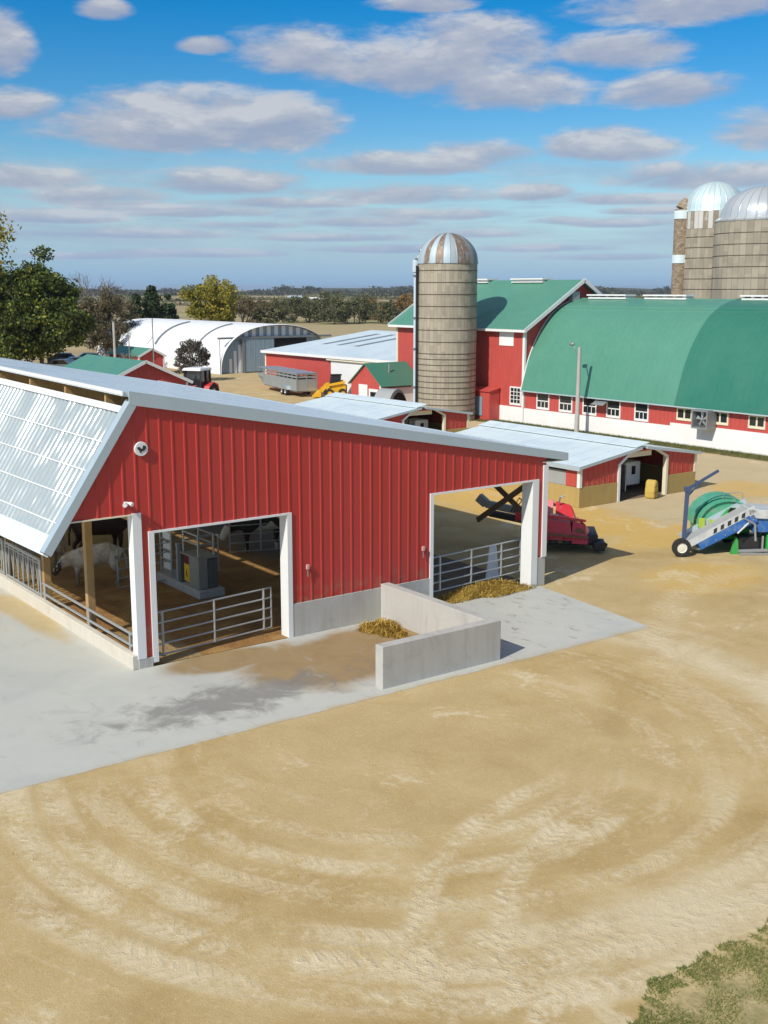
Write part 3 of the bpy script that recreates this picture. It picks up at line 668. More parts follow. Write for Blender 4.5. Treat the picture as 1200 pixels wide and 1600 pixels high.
def straw_heap(name, label, c, rx, ry, h, n, mat='straw', ln=(.08, .26)):
    c = Vector(c); root = thing(name, label, 'straw', c)
    m = MB(); res = 14; pts = {}
    for i in range(res+1):
        for j in range(24):
            r = i/res; a = 2*PI*j/24; k = 1+.25*math.sin(3*a+c.x)+.12*math.sin(7*a)
            z = h*(1-r*r)*(.8+.3*math.sin(5*r+2*a)*r)
            pts[i, j] = m.bm.verts.new((rx*r*k*math.cos(a), ry*r*k*math.sin(a), max(.0, z)+.006))
    for i in range(res):
        for j in range(24):
            q = list(dict.fromkeys([pts[i, j], pts[i, (j+1) % 24], pts[i+1, (j+1) % 24], pts[i+1, j]]))
            try: m.bm.faces.new(q)
            except Exception: pass
    m.build('mound', 'straw', root)
    V = []; F = []
    for k in range(n):
        r = math.sqrt(random.random())*1.12; a = random.random()*2*PI; kk = 1+.25*math.sin(3*a+c.x)+.12*math.sin(7*a)
        z = max(0, h*(1-r*r)); p = Vector((rx*r*kk*math.cos(a), ry*r*kk*math.sin(a), z+.02+random.random()*.04))
        d = Vector((random.gauss(0, 1), random.gauss(0, 1), random.gauss(.15, .4))).normalized()*random.uniform(*ln); w = d.cross(Vector((random.random(), random.random(), 1))).normalized()*.008
        b = len(V); V += [p-d/2-w, p-d/2+w, p+d/2+w, p+d/2-w]; F.append([b, b+1, b+2, b+3])
    o = mesh_np('loose_straw', np.array([list(v) for v in V]), np.array(F), 'straw', root); o['kind'] = 'stuff'; return root
straw_heap('straw_heap', 'golden straw heap spilling out under the right doorway gate', (10.7, .30, .01), 1.5, .5, .26, 2300)
straw_heap('straw_heap', 'tuft of loose straw in the inner corner of the L-shaped concrete wall', (6.25, -.95, .012), .42, .68, .15, 1300, ln=(.1, .30))
# white plastic drum leaning inside right doorway
wb = thing('plastic_board', 'white plastic board leaning behind the right doorway gate', 'board', (12.0, 1.35, 0)); m = MB(); m.hexa([(-.35, -.1, 0.02), (.15, -.1, 0.02), (.15, .0, 0.02), (-.35, .0, 0.02)], [(-.05, .12, 1.0), (.22, .12, 1.0), (.22, .17, 1.0), (-.05, .17, 1.0)]); m.build('panel', 'white_plastic', wb, bevel=.03)

# ------------------------------------------------------------------ cows (one skinned body each)
def cow_mesh(name, head, mat):
    """head: 'up' or 'down'"""
    v = [(-.72, 0, 1.16), (-.2, 0, 1.08), (.3, 0, 1.07), (.68, 0, 1.12)]; r = [.32, .43, .43, .34]; e = [(0, 1), (1, 2), (2, 3)]
    def add(p, rad, par):
        v.append(p); r.append(rad); e.append((par, len(v)-1)); return len(v)-1
    if head == 'up':
        a = add((.98, 0, 1.27), .25, 3); b = add((1.22, 0, 1.42), .17, a); c = add((1.38, 0, 1.36), .14, b); d = add((1.62, 0, 1.16), .10, c)
    else:
        a = add((.98, 0, 1.02), .26, 3); b = add((1.20, 0, .84), .19, a); c = add((1.32, 0, .72), .15, b); d = add((1.46, 0, .42), .11, c)
    bx, bz = v[b][0], v[b][2]
    for s in (-1, 1):
        q = add((bx-.02, s*.16, bz+.06), .05, b); add((bx-.04, s*.36, bz+.04), .055, q)
        k = add((.62, s*.19, .74), .13, 3); k = add((.64, s*.19, .44), .075, k); k = add((.62, s*.19, .12), .05, k); add((.66, s*.19, .03), .065, k)
        k = add((-.68, s*.20, .86), .20, 0); k = add((-.62, s*.22, .66), .13, k); k = add((-.86, s*.21, .46), .07, k); k = add((-.80, s*.21, .12), .05, k); add((-.76, s*.21, .03), .065, k)
    k = add((-1.02, 0, 1.22), .05, 0); k = add((-1.12, 0, .9), .03, k); add((-1.12, 0, .5), .045, k)
    k = add((-.42, 0, .74), .16, 0)
    me = bpy.data.meshes.new(name); me.from_pydata(v, e, []); o = bpy.data.objects.new(name, me); COL.objects.link(o)
    sk = o.modifiers.new('Skin', 'SKIN'); 
    for i, sv in enumerate(me.skin_vertices[0].data):
        ry = r[i]; sv.radius = (ry*.86 if i < 4 else ry, ry); sv.use_root = (i == 1)
    sb = o.modifiers.new('Sub', 'SUBSURF'); sb.levels = 2; sb.render_levels = 2
    dg = bpy.context.evaluated_depsgraph_get(); ev = o.evaluated_get(dg); nm = bpy.data.meshes.new_from_object(ev)
    bpy.data.objects.remove(o); bpy.data.meshes.remove(me)
    nm.materials.clear(); nm.materials.append(MAT[mat])
    for p in nm.polygons: p.use_smooth = True
    return nm
def cow(label, loc, rz, head, mat, scale=1.0):
    o = bpy.data.objects.new('cow', cow_mesh('cow', head, mat)); COL.objects.link(o); o.location = loc; o.rotation_euler = (0, 0, rz); o.scale = (scale,)*3
    return tag(o, label, 'cow')
cow('dirty white cow with lowered head at the feed rail behind the wooden post', tuple(gp(127, 32.4, .01)), YAW+PI+.30, 'down', 'cow_pale', .80)
p = gp(138, 36.0); cow('dark brown cow standing behind the white cow, facing right', (p.x, p.y, .01), YAW+.75, 'up', 'cow_brown', .98)
p = gp(408, 36.6); cow('black and white cow facing left at the pen gate in the large doorway', (p.x, p.y, .01), PI-.5, 'down', 'cow_bw', 1.0)
p = gp(440, 37.4); cow('black and white cow partly hidden by the right side of the large doorway', (p.x, p.y, .01), .9, 'up', 'cow_bw', 1.0)
cow('pale cow behind the headlock panels at the left picture edge', (1.5, 10.4, .01), PI+.3, 'up', 'cow_pale', .85)

# ------------------------------------------------------------------ CALF SHEDS
def calf_shed(label, x0, x1, y0, y1):
    xc = (x0+x1)/2; ze, zp, bz = 1.66, 2.08, .82
    t = thing('calf_shed', label, 'shed', (x0, y0, 0)); of = t.location
    op0, op1 = xc-1.25, xc+1.6
    tp = lambda u: ze+(zp-ze)*(1-abs(u-xc)/(xc-x0))
    def sp(u):
        if u < op0 or u > op1: return [(const(bz), tp)]
        lo = 1.55+min(.42, (u-op0)*.7, (op1-u)*.55+.1); return [(const(lo), tp)] if tp(u) > lo else []
    for ua, ub in ((x0+.1, xc-.3), (xc-.3, x1-.1)):
        m = MB(of); ribbed(m, (0, y0, 0), (1, 0, 0), (0, -1, 0), ua, ub, .3, sp, (xc, op0, op0+.6, op1-.6, op1), phase=x0+.2); m.build('gable_wall', 'red_siding', t)
    for bx in ((x0, op0-.02, y0-.03, y0+.15, 0, bz-.004), (op1+.02, x1, y0-.03, y0+.15, 0, bz-.004), (x0, x0+.15, y0+.15, y1, 0, bz-.02), (x1-.15, x1, y0+.15, y1, 0, bz-.02)):
        m = MB(of); m.box(*bx); m.build('base_wall', 'ochre_concrete', t, bevel=.01)
    for bx in ((x0+.02, x0+.12, y0+.12, y0+.75, bz, ze), (x0+.02, x0+.1, y0+4.2, y0+4.8, bz, ze), (x1-.12, x1-.02, y0+.12, y1, bz, ze)):
        m = MB(of); m.box(*bx); m.build('side_wall', 'red_boards', t)
    m = MB(of); m.box(x0+.04, x0+.07, y0+.76, y1, bz-.01, ze-.28); m.build('curtain', 'grey_plastic', t)
    m = MB(of); m.box(x0-.02, x0+.12, y0-.05, y0+.1, bz-.02, ze+.02); m.build('corner_trim', 'trim_white', t)
    m = MB(of); m.box(x1-.12, x1+.02, y0-.05, y0+.1, bz-.02, ze+.02); m.build('corner_trim', 'trim_cream', t)
    m = MB(of); m.box(op0-.1, op0+.03, y0-.06, y0+.12, 0, 1.57); m.bar((op0-.03, y0-.03, 1.55), (op0+.6, y0-.03, 1.97), .08, .1); m.build('door_trim', 'trim_white', t)
    m = MB(of); m.box(op1-.03, op1+.1, y0-.06, y0+.12, 0, 1.67); m.bar((op1+.03, y0-.03, 1.64), (op1-.75, y0-.03, 2.02), .08, .1); m.build('door_trim', 'trim_cream', t)
    m = MB(of); m.box(op0+.6, op1-.7, y0+.2, y0+.24, 1.72, 2.0); m.build('door_header', 'trim_cream', t)
    ov = .16
    m = MB(of); m.slab([(x0-ov, y0-ov, ze-.0), (xc-.16, y0-ov, zp+.09), (xc-.16, y1, zp+.09), (x0-ov, y1, ze-.0)], .07); m.build('roof', 'pale_roof', t)
    m = MB(of); m.slab([(x1+ov, y0-ov, ze-.0), (xc+.16, y0-ov, zp+.09), (xc+.16, y1, zp+.09), (x1+ov, y1, ze-.0)], .07); m.build('roof', 'pale_roof', t)
    m = MB(of); m.slab([(xc-.45, y0-ov-.03, zp+.12), (xc+.3, y0-ov-.03, zp+.27), (xc+.3, y1, zp+.27), (xc-.45, y1, zp+.12)], .025); m.build('ridge_vent', 'pale_roof', t)
    m = MB(of); m.box(x0-ov-.02, x0-ov+.01, y0-ov-.01, y1, ze-.16, ze+.02); m.bar((x0-ov, y0-ov-.015, ze-.05), (xc-.1, y0-ov-.015, zp+.05), .02, .12); m.bar((x1+ov, y0-ov-.015, ze-.05), (xc+.2, y0-ov-.015, zp+.05), .02, .12); m.build('roof_trim', 'trim_metal', t)
    m = MB(of); m.box(x0+.2, x1-.2, y0+5.5, y0+5.58, 0, 1.75); m.build('partition', 'dark_wood', t)
    m = MB(of); m.box(x0+.16, x1-.16, y0+.1, y1-.1, .004, .012); m.build('floor', 'bedding', t)
    for (a, b, mt) in ((op0+.05, op0+.62, 'white_plastic'), (op1-1.0, op1-.05, 'white_plastic')):
        m = MB(of); m.box(a, b, y0+1.3, y0+2.4, .28, 1.28); m.build('calf_pen', mt, t, bevel=.05)
        m = MB(of); m.box((a+b)/2-.1, (a+b)/2+.1, y0+1.26, y0+1.3, .75, 1.1); m.build('pen_opening', 'dark_void', t)
    m = MB(of); m.prism([(op0+.62, y0+.15), (op0+1.25, y0+1.1), (op0+1.22, y0+1.14), (op0+.59, y0+.19)], 'z', .35, 1.4); m.build('inner_door', 'grey_plastic', t)
    m = MB(of); m.box(x0+.2, x1-.2, y1-.1, y1-.05, .0, 1.6); m.build('rear_wall', 'red_boards_across', t)
    return t
calf_shed('red calf shed with ochre base and pale roof, nearest the red machine', 22.25, 29.35, 7.8, 17.4)
calf_shed('red calf shed with pale roof in front of the stave silo', 24.95, 31.75, 25.58, 34.4)
hb = thing('straw_bale', 'upright straw bale leaning in the near calf shed doorway', 'bale', (26.28, 7.55, 0), .3)
m = MB(); m.prism([(-.22, 0), (.20, 0), (.24, .4), (.17, .72), (-.04, .80), (-.16, .70), (-.24, .32)], 'y', -.22, .22); m.build('bale', 'straw', hb, bevel=.08)
m = MB(); m.tube([(-.24, -.23, .24), (.22, -.23, .28)], .01); m.tube([(-.22, -.23, .5), (.22, -.23, .54)], .01); m.build('twine', 'decal_black', hb)

# ------------------------------------------------------------------ ROUND ROOF BARN, RED BARN
UB = 40.6; YG = 30.4
def window(par, of, y0, y1, z0, z1, kind, fm):
    w = MB(of); f = .09; x = UB-.05; xb = UB+.02
    for (a, b, c, d) in ((y0, y0+f, z0, z1), (y1-f, y1, z0, z1), (y0+f, y1-f, z1-f, z1), (y0+f, y1-f, z0, z0+f*1.6)): w.box(x, xb, a, b, c, d)
    if kind == 'sash':
        zm = z0+(z1-z0)*.50
        for k in (1, 2): yy = y0+f+(y1-y0-2*f)*k/3; w.box(x+.01, xb, yy-.025, yy+.025, z0+f*1.6, zm)
        w.box(x+.01, xb, y0+f, y1-f, zm-.03, zm+.03)
    elif kind == 'slider': w.box(x+.005, xb, (y0+y1)/2-.05, (y0+y1)/2+.05, z0+f*1.6, z1-f)
    else:
        for k in (1, 2): yy = y0+f+(y1-y0-2*f)*k/3; w.box(x+.01, xb, yy-.025, yy+.025, z0+f*1.6, z1-f)
        for k in (1, 2, 3): zz = z0+f*1.6+(z1-z0-2.6*f)*k/4; w.box(x+.012, xb-.002, y0+f, y1-f, zz-.02, zz+.02)
    o = w.build('window', fm, par); g = MB(of); g.box(UB-.035, UB-.022, y0+f*.5, y1-f*.5, z0+f*.5, z1-f*.5); g.build('pane', 'glass', o); return o
prof = [(40.28, 2.16), (40.52, 2.95), (40.98, 4.32), (41.75, 5.70), (42.75, 6.85), (44.0, 7.58), (45.4, 7.95)]
def smooth_prof(p, k=5):
    out = []; n = len(p)
    for i in range(n-1):
        p0, p1, p2, p3 = p[max(i-1, 0)], p[i], p[i+1], p[min(i+2, n-1)]
        for j in range(k):
            t = j/k; out.append(tuple(.5*((2*p1[a])+(p2[a]-p0[a])*t+(2*p0[a]-5*p1[a]+4*p2[a]-p3[a])*t*t+(3*p1[a]-p0[a]-3*p2[a]+p3[a])*t**3) for a in (0, 1)))
    return out+[p[-1]]
sp_ = smooth_prof(prof); full = sp_ + [(90.8-a, b) for a, b in sp_[-2::-1]]
rb = thing('round_roof_barn', 'long red barn with a green rounded roof and white base wall', 'barn', (UB, 8, 0)); of = rb.location
def arch(off, y0, y1, th=.10):
    m = MB(of); q = [(a, b+off) if off == 0 else ((a-45.4)*(1+off/5)+45.4, b+off) for a, b in full]
    for (a, b), (c, d) in zip(q, q[1:]): m.hexa([(a, y0, b-th), (c, y0, d-th), (c, y1, d-th), (a, y1, b-th)], [(a, y0, b), (c, y0, d), (c, y1, d), (a, y1, b)])
    bmesh.ops.remove_doubles(m.bm, verts=m.bm.verts[:], dist=.0005)
    inner = [f for f in m.bm.faces if all(len(e.link_faces) > 2 for e in f.edges if abs((e.verts[0].co-e.verts[1].co).y) > 1)]
    return m
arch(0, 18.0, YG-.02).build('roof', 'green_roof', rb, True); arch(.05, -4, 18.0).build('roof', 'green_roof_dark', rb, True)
m = MB(of); m.box(UB, 50.2, -4, 18.5, 1.16, 2.05); m.box(UB, 50.2, 18.5, YG-.05, .98, 2.05)
m.build('wall', 'red_boards', rb)
m = MB(of); m.box(UB-.04, 50.24, -4, 18.5, 0, 1.157); m.box(UB-.04, 50.24, 18.503, YG-.0, 0, .977); m.build('base_wall', 'whitewash', rb)
for (a, b) in ((28.1, 29.24), (26.1, 27.25), (24.09, 25.24), (22.2, 23.3), (20.08, 21.13)): window(rb, of, a, b, 1.03, 2.12, 'sash', 'trim_white')
for (a, b) in ((17.0, 18.07), (14.6, 15.7), (12.3, 13.35), (8.9, 10), (5.4, 6.5), (2, 3.1)): window(rb, of, a, b, 1.34, 2.06, 'slider', 'trim_cream')
m = MB(of); m.box(40.22, 40.30, -4, YG, 2.08, 2.15); m.build('eave_trim', 'trim_metal', rb)
m = MB(of)
for (a, b), (c, d) in zip(sp_, sp_[1:]): m.hexa([(a-.02, YG-.02, b-.14), (c-.02, YG-.02, d-.14), (c-.02, YG+.05, d-.14), (a-.02, YG+.05, b-.14)], [(a-.02, YG-.02, b+.03), (c-.02, YG-.02, d+.03), (c-.02, YG+.05, d+.03), (a-.02, YG+.05, b+.03)])
m.build('verge_trim', 'trim_white', rb)
for a, b in ((26.1, 29.3), (21.4, 24.6), (14.6, 17.5)):
    m = MB(of); m.box(45.0, 45.8, a, b, 7.9, 8.0); m.box(44.9, 45.9, a-.05, b+.05, 8.09, 8.18); 
    for q in np.linspace(a+.1, b-.1, 5): m.box(45.1, 45.7, q-.03, q+.03, 8.0, 8.09)
    m.build('ridge_vent', 'trim_white', rb)
fb = MB(of); fb.box(39.75, UB-.05, 15.35, 15.43, 1.1, 2.12); fb.box(39.75, UB-.05, 16.32, 16.4, 1.1, 2.12); fb.box(39.75, UB-.05, 15.43, 16.32, 2.04, 2.12); fb.box(39.75, UB-.05, 15.43, 16.32, 1.1, 1.18); fb.box(UB-.12, UB-.06, 15.43, 16.32, 1.18, 2.04); fo = fb.build('exhaust_fan', 'steel_grey', rb)
m = MB(of)
for k in range(5):
    a = 2*PI*k/5+.3; cy, cz = 15.875, 1.61; d = Vector((0, math.cos(a), math.sin(a))); e = Vector((0, -d.z, d.y)); c = Vector((40.0, cy, cz))
    m.face([c+d*.06-e*.03, c+d*.38-e*.12, c+d*.38+e*.08+Vector((.06, 0, 0)), c+d*.06+e*.03])
m.lathe([(0, -.05), (.07, -.05), (.07, .05), (0, .05)], (40.0, 15.875, 1.61), 12, 'x'); m.build('blades', 'galvanised', fo)
m = MB(of); m.slab([(40.56, 23.05, 2.08), (40.56, 24.0, 2.08), (39.95, 24.0, 1.78), (39.95, 23.05, 1.78)], .03); m.build('awning', 'galvanised', rb)

g_ = thing('gabled_barn', 'tall red barn with a green gable roof behind the stave silo', 'barn', (UB, YG, 0)); of = g_.location
YL = 44.0; ZE = 6.05; ZP = 9.0; UR = 45.4; UF = 50.2
m = MB(of); m.box(UB, UF, YG+.1, YL, 0.9, ZE); m.build('wall', 'red_boards', g_)
m = MB(of); m.hexa([(UB, YG+.1, ZE), (UF, YG+.1, ZE), (UR, YG+.1, ZP)], [(UB, YL, ZE), (UF, YL, ZE), (UR, YL, ZP)]); m.build('gable', 'red_boards_across', g_)
m = MB(of); m.box(UB-.04, UF+.04, YG+.06, YL+.02, 0, 1.0); m.build('base_wall', 'whitewash', g_)
for sgn, nm in ((1, 'roof'), (-1, 'roof')):
    a = UR-sgn*(UR-UB+.42); za = ZE-.10+.0; m = MB(of); m.slab([(a, YG-.35, ZE-.10), (UR, YG-.35, ZP+.12), (UR, YL+.5, ZP+.12), (a, YL+.5, ZE-.10)], .09); m.build(nm, 'green_roof', g_)
for sgn in (1, -1):
    a = UR-sgn*(UR-UB+.44)
    for yy in (YG-.375, YL+.52):
        m = MB(of); m.bar((a, yy, ZE-.14), (UR, yy, ZP+.08), .05, .24); m.build('rake_trim', 'trim_white', g_)
m = MB(of); m.box(UB-.46, UB-.42, YG-.36, YL+.5, ZE-.24, ZE-.08); m.build('eave_trim', 'trim_white', g_)
m = MB(of); m.box(UB-.06, UB+.1, YG+.02, YG+.22, 1.0, ZE); m.build('corner_trim', 'trim_white', g_)
m = MB(of); m.box(UB-.06, UB+.1, YL-.15, YL+.04, 1.0, ZE); m.build('corner_trim', 'trim_cream', g_)
m = MB(of); m.box(UB-.05, UB+.02, 31.5, 32.85, 4.9, ZE-.22); m.build('loft_shutter', 'white_plastic', g_)
window(g_, of, 30.68, 31.75, 1.1, 2.3, 'grid', 'trim_white')
m = MB(of); m.box(UR-1.0, UR-.35, YG-.3, YG+.08, 7.75, 8.35); m.build('gable_vent', 'grey_plastic', g_)
for a, b in ((33.5, 36.6), (39.1, 41.0)):
    m = MB(of); m.box(UR-.45, UR+.45, a, b, ZP-.05, ZP+.02); m.box(UR-.5, UR+.5, a-.05, b+.05, ZP+.15, ZP+.24); m.box(UR-.3, UR+.3, a+.1, b-.1, ZP+.02, ZP+.15); m.build('ridge_vent', 'trim_white', g_)
lt = thing('lean_to', 'small red lean-to with a grey door between the silo and the red barn', 'lean-to', (39.3, 32.9, 0)); of = lt.location
m = MB(of); m.hexa([(39.65, 32.7, 0), (UB-.07, 32.7, 0), (UB-.07, 35.6, 0), (39.65, 35.6, 0)], [(39.65, 32.7, 1.9), (UB-.07, 32.7, 2.1), (UB-.07, 35.6, 2.1), (39.65, 35.6, 1.9)]); m.build('wall', 'red_boards', lt)
m = MB(of); m.box(39.59, 39.65, 33.35, 34.3, .30, 1.55); m.build('door', 'blue_grey_steel', lt)
m = MB(of); m.slab([(39.55, 32.62, 1.94), (UB-.08, 32.62, 2.15), (UB-.08, 35.7, 2.15), (39.55, 35.7, 1.94)], .05); m.build('roof', 'red_boards', lt)

# ------------------------------------------------------------------ SILOS
def hoops(m, r, zs, c=(0, 0, 0)):
    for z in zs: m.lathe([(r+.004, z-.025), (r+.025, z-.02), (r+.025, z+.02), (r+.004, z+.025)], c, 40)
s1 = thing('stave_silo', 'concrete stave silo with a rusty striped dome and grey filling pipe', 'silo', (38.05, 35.2, 0)); r0 = 1.93
m = MB(); m.lathe([(r0, 0), (r0, 10.15), (0, 10.15)], n=56); m.build('wall', 'silo_staves', s1, True)
m = MB(); hoops(m, r0, list(np.arange(.35, 4.4, .37))+list(np.arange(4.4, 10.1, .755))); m.build('hoop', 'hoop_dark', s1)
m = MB(); m.lathe([(r0+.05, 10.12), (r0+.05, 10.22)]+[((r0+.04)*math.cos(a), 10.22+1.86*math.sin(a)) for a in np.linspace(0, PI/2, 12)[:-1]]+[(0, 12.08)], n=52); m.build('dome', 'dome_rusty', s1, True)
d = -RT*1.0 - FH*.12; d.normalize(); pp = d*(r0+.17)
m = MB(); m.tube([pp+Vector((0, 0, .9)), pp+Vector((0, 0, 9.7)), pp*.99+Vector((0, 0, 10.1))], .13, 10); m.tube([pp+Vector((0, 0, 9.6)), pp*1.0+Vector((0, 0, 10.35)), pp*.82+Vector((0, 0, 10.85)), pp*.6+Vector((0, 0, 11.1))], .22, 10); m.build('filling_pipe', 'pipe_paint', s1, True)
pq = d*(r0+.09)+FH*-.28
m = MB(); m.bar(pq+Vector((0, 0, .6)), pq+Vector((0, 0, 10.0)), .1, .12); m.build('ladder_rail', 'black_steel', s1)
for z in (2.2, 4.7, 6.7, 9.4):
    m = MB(); m.bar(d*(r0-.05)+Vector((0, 0, z)), pp*1.1+Vector((0, 0, z)), .42, .05); m.build('pipe_bracket', 'steel_grey', s1)
pA = gp(1110, 87); s2 = thing('stave_silo', 'concrete silo with a pale ribbed dome and brick-brown chute, left of the silver-domed one', 'silo', pA); r2 = 2.25
m = MB(); m.lathe([(r2, 0), (r2, 13.0), (0, 13.0)], n=48); m.build('wall', 'silo_staves', s2, True)
m = MB(); m.lathe([(r2+.02, 12.85), (r2+.02, 14.1)], n=48); m.build('top_band', 'band_patchy', s2, True)
m = MB(); m.lathe([(r2+.04, 14.1)]+[((r2+.02)*math.cos(a), 14.15+2.15*math.sin(a)) for a in np.linspace(0, PI/2, 12)[:-1]]+[(0, 16.3)], n=48); m.build('dome', 'dome_pale', s2, True)
m = MB(); hoops(m, r2, np.arange(1, 12.8, .75)); m.build('hoop', 'hoop_dark', s2)
cc = -RT*(r2+.12)
m = MB(); m.tube([cc, cc+Vector((0, 0, 14.3))], .58, 14); m.tube([cc+Vector((0, 0, 14.3)), cc+RT*.35+Vector((0, 0, 15.0))], .55, 12, .3); m.build('chute', 'chute_brick', s2, True)
for z in (10.7, 13.9): m = MB(); m.tube([cc+Vector((0, 0, z-.3)), cc+Vector((0, 0, z+.3))], .63, 14); m.build('chute_band', 'pale_roof', s2, True)
pB = gp(1190, 81); s3 = thing('stave_silo', 'widest concrete silo with a smooth silver dome at the right picture edge', 'silo', pB); r3 = 3.4
m = MB(); m.lathe([(r3, 0), (r3, 13.1), (0, 13.1)], n=64); m.build('wall', 'silo_staves', s3, True)
m = MB(); hoops(m, r3, np.arange(1, 13.0, .75)); m.build('hoop', 'hoop_dark', s3)
m = MB(); m.lathe([(r3+.03, 13.05), (r3+.05, 13.15), (r3-.25, 13.35)]+[((r3-.28)*math.cos(a), 13.35+2.15*math.sin(a)) for a in np.linspace(0, PI/2, 14)[:-1]]+[(0, 15.5)], n=60); m.build('dome', 'dome_silver', s3, True)

# ------------------------------------------------------------------ buildings in the yard behind
sm = thing('small_outbuilding', 'little red gabled building with a white door beside the stave silo', 'outbuilding', (36.9, 42.7, 0)); of = sm.location
x0, x1, y0, y1, ze, zp = 36.9, UB-.1, 40.95, 44.6, 2.0, 3.3; yc = (y0+y1)/2
m = MB(of); m.hexa([(x0, y0, 0), (x0, y1, 0), (x0, y1, ze), (x0, yc, zp), (x0, y0, ze)], [(x1, y0, 0), (x1, y1, 0), (x1, y1, ze), (x1, yc, zp), (x1, y0, ze)]); m.build('wall', 'red_boards', sm)
for s, yy in ((0, y0-.25), (1, y1+.25)):
    m = MB(of); zz = ze-.16; m.slab([(x0-.15, yy, zz), (x1, yy, zz), (x1, yc, zp+.07), (x0-.15, yc, zp+.07)], .06); m.build('roof', 'green_roof_across', sm)
m = MB(of); m.box(x0-.05, x0, 42.55, 43.6, .0, 1.85); m.build('door', 'trim_white', sm)
w = MB(of); w.box(x0-.06, x0, 41.25, 42.35, .75, 1.6); o = w.build('window', 'trim_white', sm); m = MB(of); m.box(x0-.075, x0-.061, 41.45, 42.15, .95, 1.4); m.build('pane', 'glass', o)
m = MB(of); m.box(x0-.05, x0+.12, y0-.04, y0+.12, 0, ze-.1); m.build('corner_trim', 'trim_white', sm)
m = MB(of); m.box(x0+.9, x1-.3, y0-.05, y0, 0, 1.7); m.build('garage_door', 'trim_white', sm)
m = MB(of); m.tube([(38.3, 41.9, 2.5), (38.3, 41.9, 3.3)], .05); m.build('flue', 'galvanised', sm)
ht_ = thing('plastic_hutch', 'dark-mouthed grey half-round hutch between the little red building and the silo', 'hutch', (36.35, 39.2, 0), .25)
m = MB(); prof2 = [(1.15*math.cos(a), 1.85*math.sin(a)) for a in np.linspace(0, PI, 13)]; m.prism(prof2, 'y', -.7, .7); m.build('shell', 'grey_plastic', ht_, True)
m = MB(); m.prism([(.95*math.cos(a)+.12, 1.6*math.sin(a)+.02) for a in np.linspace(0, PI, 13)], 'y', -.72, -.702); m.build('opening', 'dark_void', ht_)

ls = thing('machine_shed', 'low red shed with a pale metal roof and skylight strips', 'shed', (43, 67, 0)); of = ls.location
x0, x1, y0, y1, ze, zr_ = 43.0, 55, 46.2, 67.0, 3.0, 4.62
m = MB(of); m.hexa([(x0, y0, 0), (x0, y1, 0), (x0, y1, ze), (x0, y0, ze)], [(x1, y0, 0), (x1, y1, 0), (x1, y1, zr_-.1), (x1, y0, zr_-.1)]); m.build('wall', 'red_boards', ls)
m = MB(of); m.slab([(x0-.35, y0, ze+.06), (x1, y0, zr_), (x1, y1+.25, zr_), (x0-.35, y1+.25, ze+.06)], .08); m.build('roof', 'pale_roof', ls)
m = MB(of); m.slab([(x1, y0, zr_), (x1+9, y0, ze), (x1+9, y1, ze), (x1, y1, zr_)], .08); m.build('roof', 'pale_roof', ls)
m = MB(of); m.box(x0-.38, x0-.34, y0, y1+.25, ze-.14, ze+.09); m.build('eave_trim', 'trim_white', ls)
m = MB(of); m.box(x0-.06, x0+.1, y1-.14, y1+.03, 0, ze); m.build('corner_trim', 'trim_cream', ls)
m = MB(of); m.box(x0-.10, x0-.02, 46.3, 56.2, .05, ze-.22); m.build('sliding_door', 'trim_white', ls)
m = MB(of); m.box(x0-.30, x0-.11, 46.3, 56.6, ze-.30, ze-.16); m.build('door_track', 'trim_cream', ls)
for yy in (58.2, 60.9, 63.3):
    f0, f1 = .36, .86; m = MB(of); a = x0-.35; L = x1-a; zz = lambda f: ze+.06+(zr_-ze-.06)*f+.012
    m.slab([(a+L*f0, yy, zz(f0)), (a+L*f1, yy, zz(f1)), (a+L*f1, yy+.75, zz(f1)), (a+L*f0, yy+.75, zz(f0))], .01); m.build('skylight_strip', 'steel_grey', ls)

# quonset hut
qh = thing('arched_steel_shed', 'white arched steel shed with a blue-grey end wall and sliding door', 'shed', (45.55, 80.2, 0)); of = qh.location
xc, hw, hh, ya, yb = 52.4, 6.85, 4.85, 80.2, 112.0
pts = [(xc-hw*math.copysign(abs(math.cos(a))**.85, math.cos(a)), hh*math.sin(a)**.85) for a in np.linspace(0, PI, 29)]
m = MB(of); n = 150
ysq = np.linspace(ya, yb, n*1)
rows = []
for i, yy in enumerate(ysq):
    k = (.06 if i % 2 else 0); rows.append([m.bm.verts.new((xc+(x-xc)*(1+k/6), yy, z+k*min(1, z))) for x, z in pts])
for a, b in zip(rows, rows[1:]):
    for i in range(len(pts)-1): m.bm.faces.new([a[i], a[i+1], b[i+1], b[i]])
m.build('shell', 'white_steel', qh)
m = MB(of); m.hexa([(x, ya+.55, max(0, z-.05)) for x, z in pts], [(x, ya+.62, max(0, z-.05)) for x, z in pts]); m.build('end_wall', 'blue_grey_steel', qh)
for k in range(13):
    x = xc-5.4+k*.9; zt = np.interp(x, [p[0] for p in pts], [p[1] for p in pts])-.1; m = MB(of)
    if zt > 3.85: m.box(x-.22, x+.22, ya+.46, ya+.545, 3.72, zt); m.build('ribbed_sheet', 'trim_white', qh)
for (x, zt) in ((46.9, 1.6), (47.45, 2.4), (48.0, 3.0)):
    m = MB(of); m.box(x-.16, x+.16, ya+.46, ya+.545, .02, zt-.1); m.build('ribbed_sheet', 'trim_white', qh)
m = MB(of); m.box(45.4, 59.2, ya+.2, ya+.42, 3.5, 3.7); m.build('door_track', 'steel_grey', qh)
m = MB(of); m.box(48.55, 52.0, ya+.25, ya+.4, .1, 3.48); m.build('sliding_door', 'blue_grey_steel', qh)
m = MB(of); m.box(52.05, 56.1, ya+.40, ya+.455, 1.6, 3.45); m.build('doorway', 'dark_void', qh)
m = MB(of); m.box(48.15, 48.5, ya+.22, ya+.4, 0, 3.5); m.build('door_post', 'steel_grey', qh)
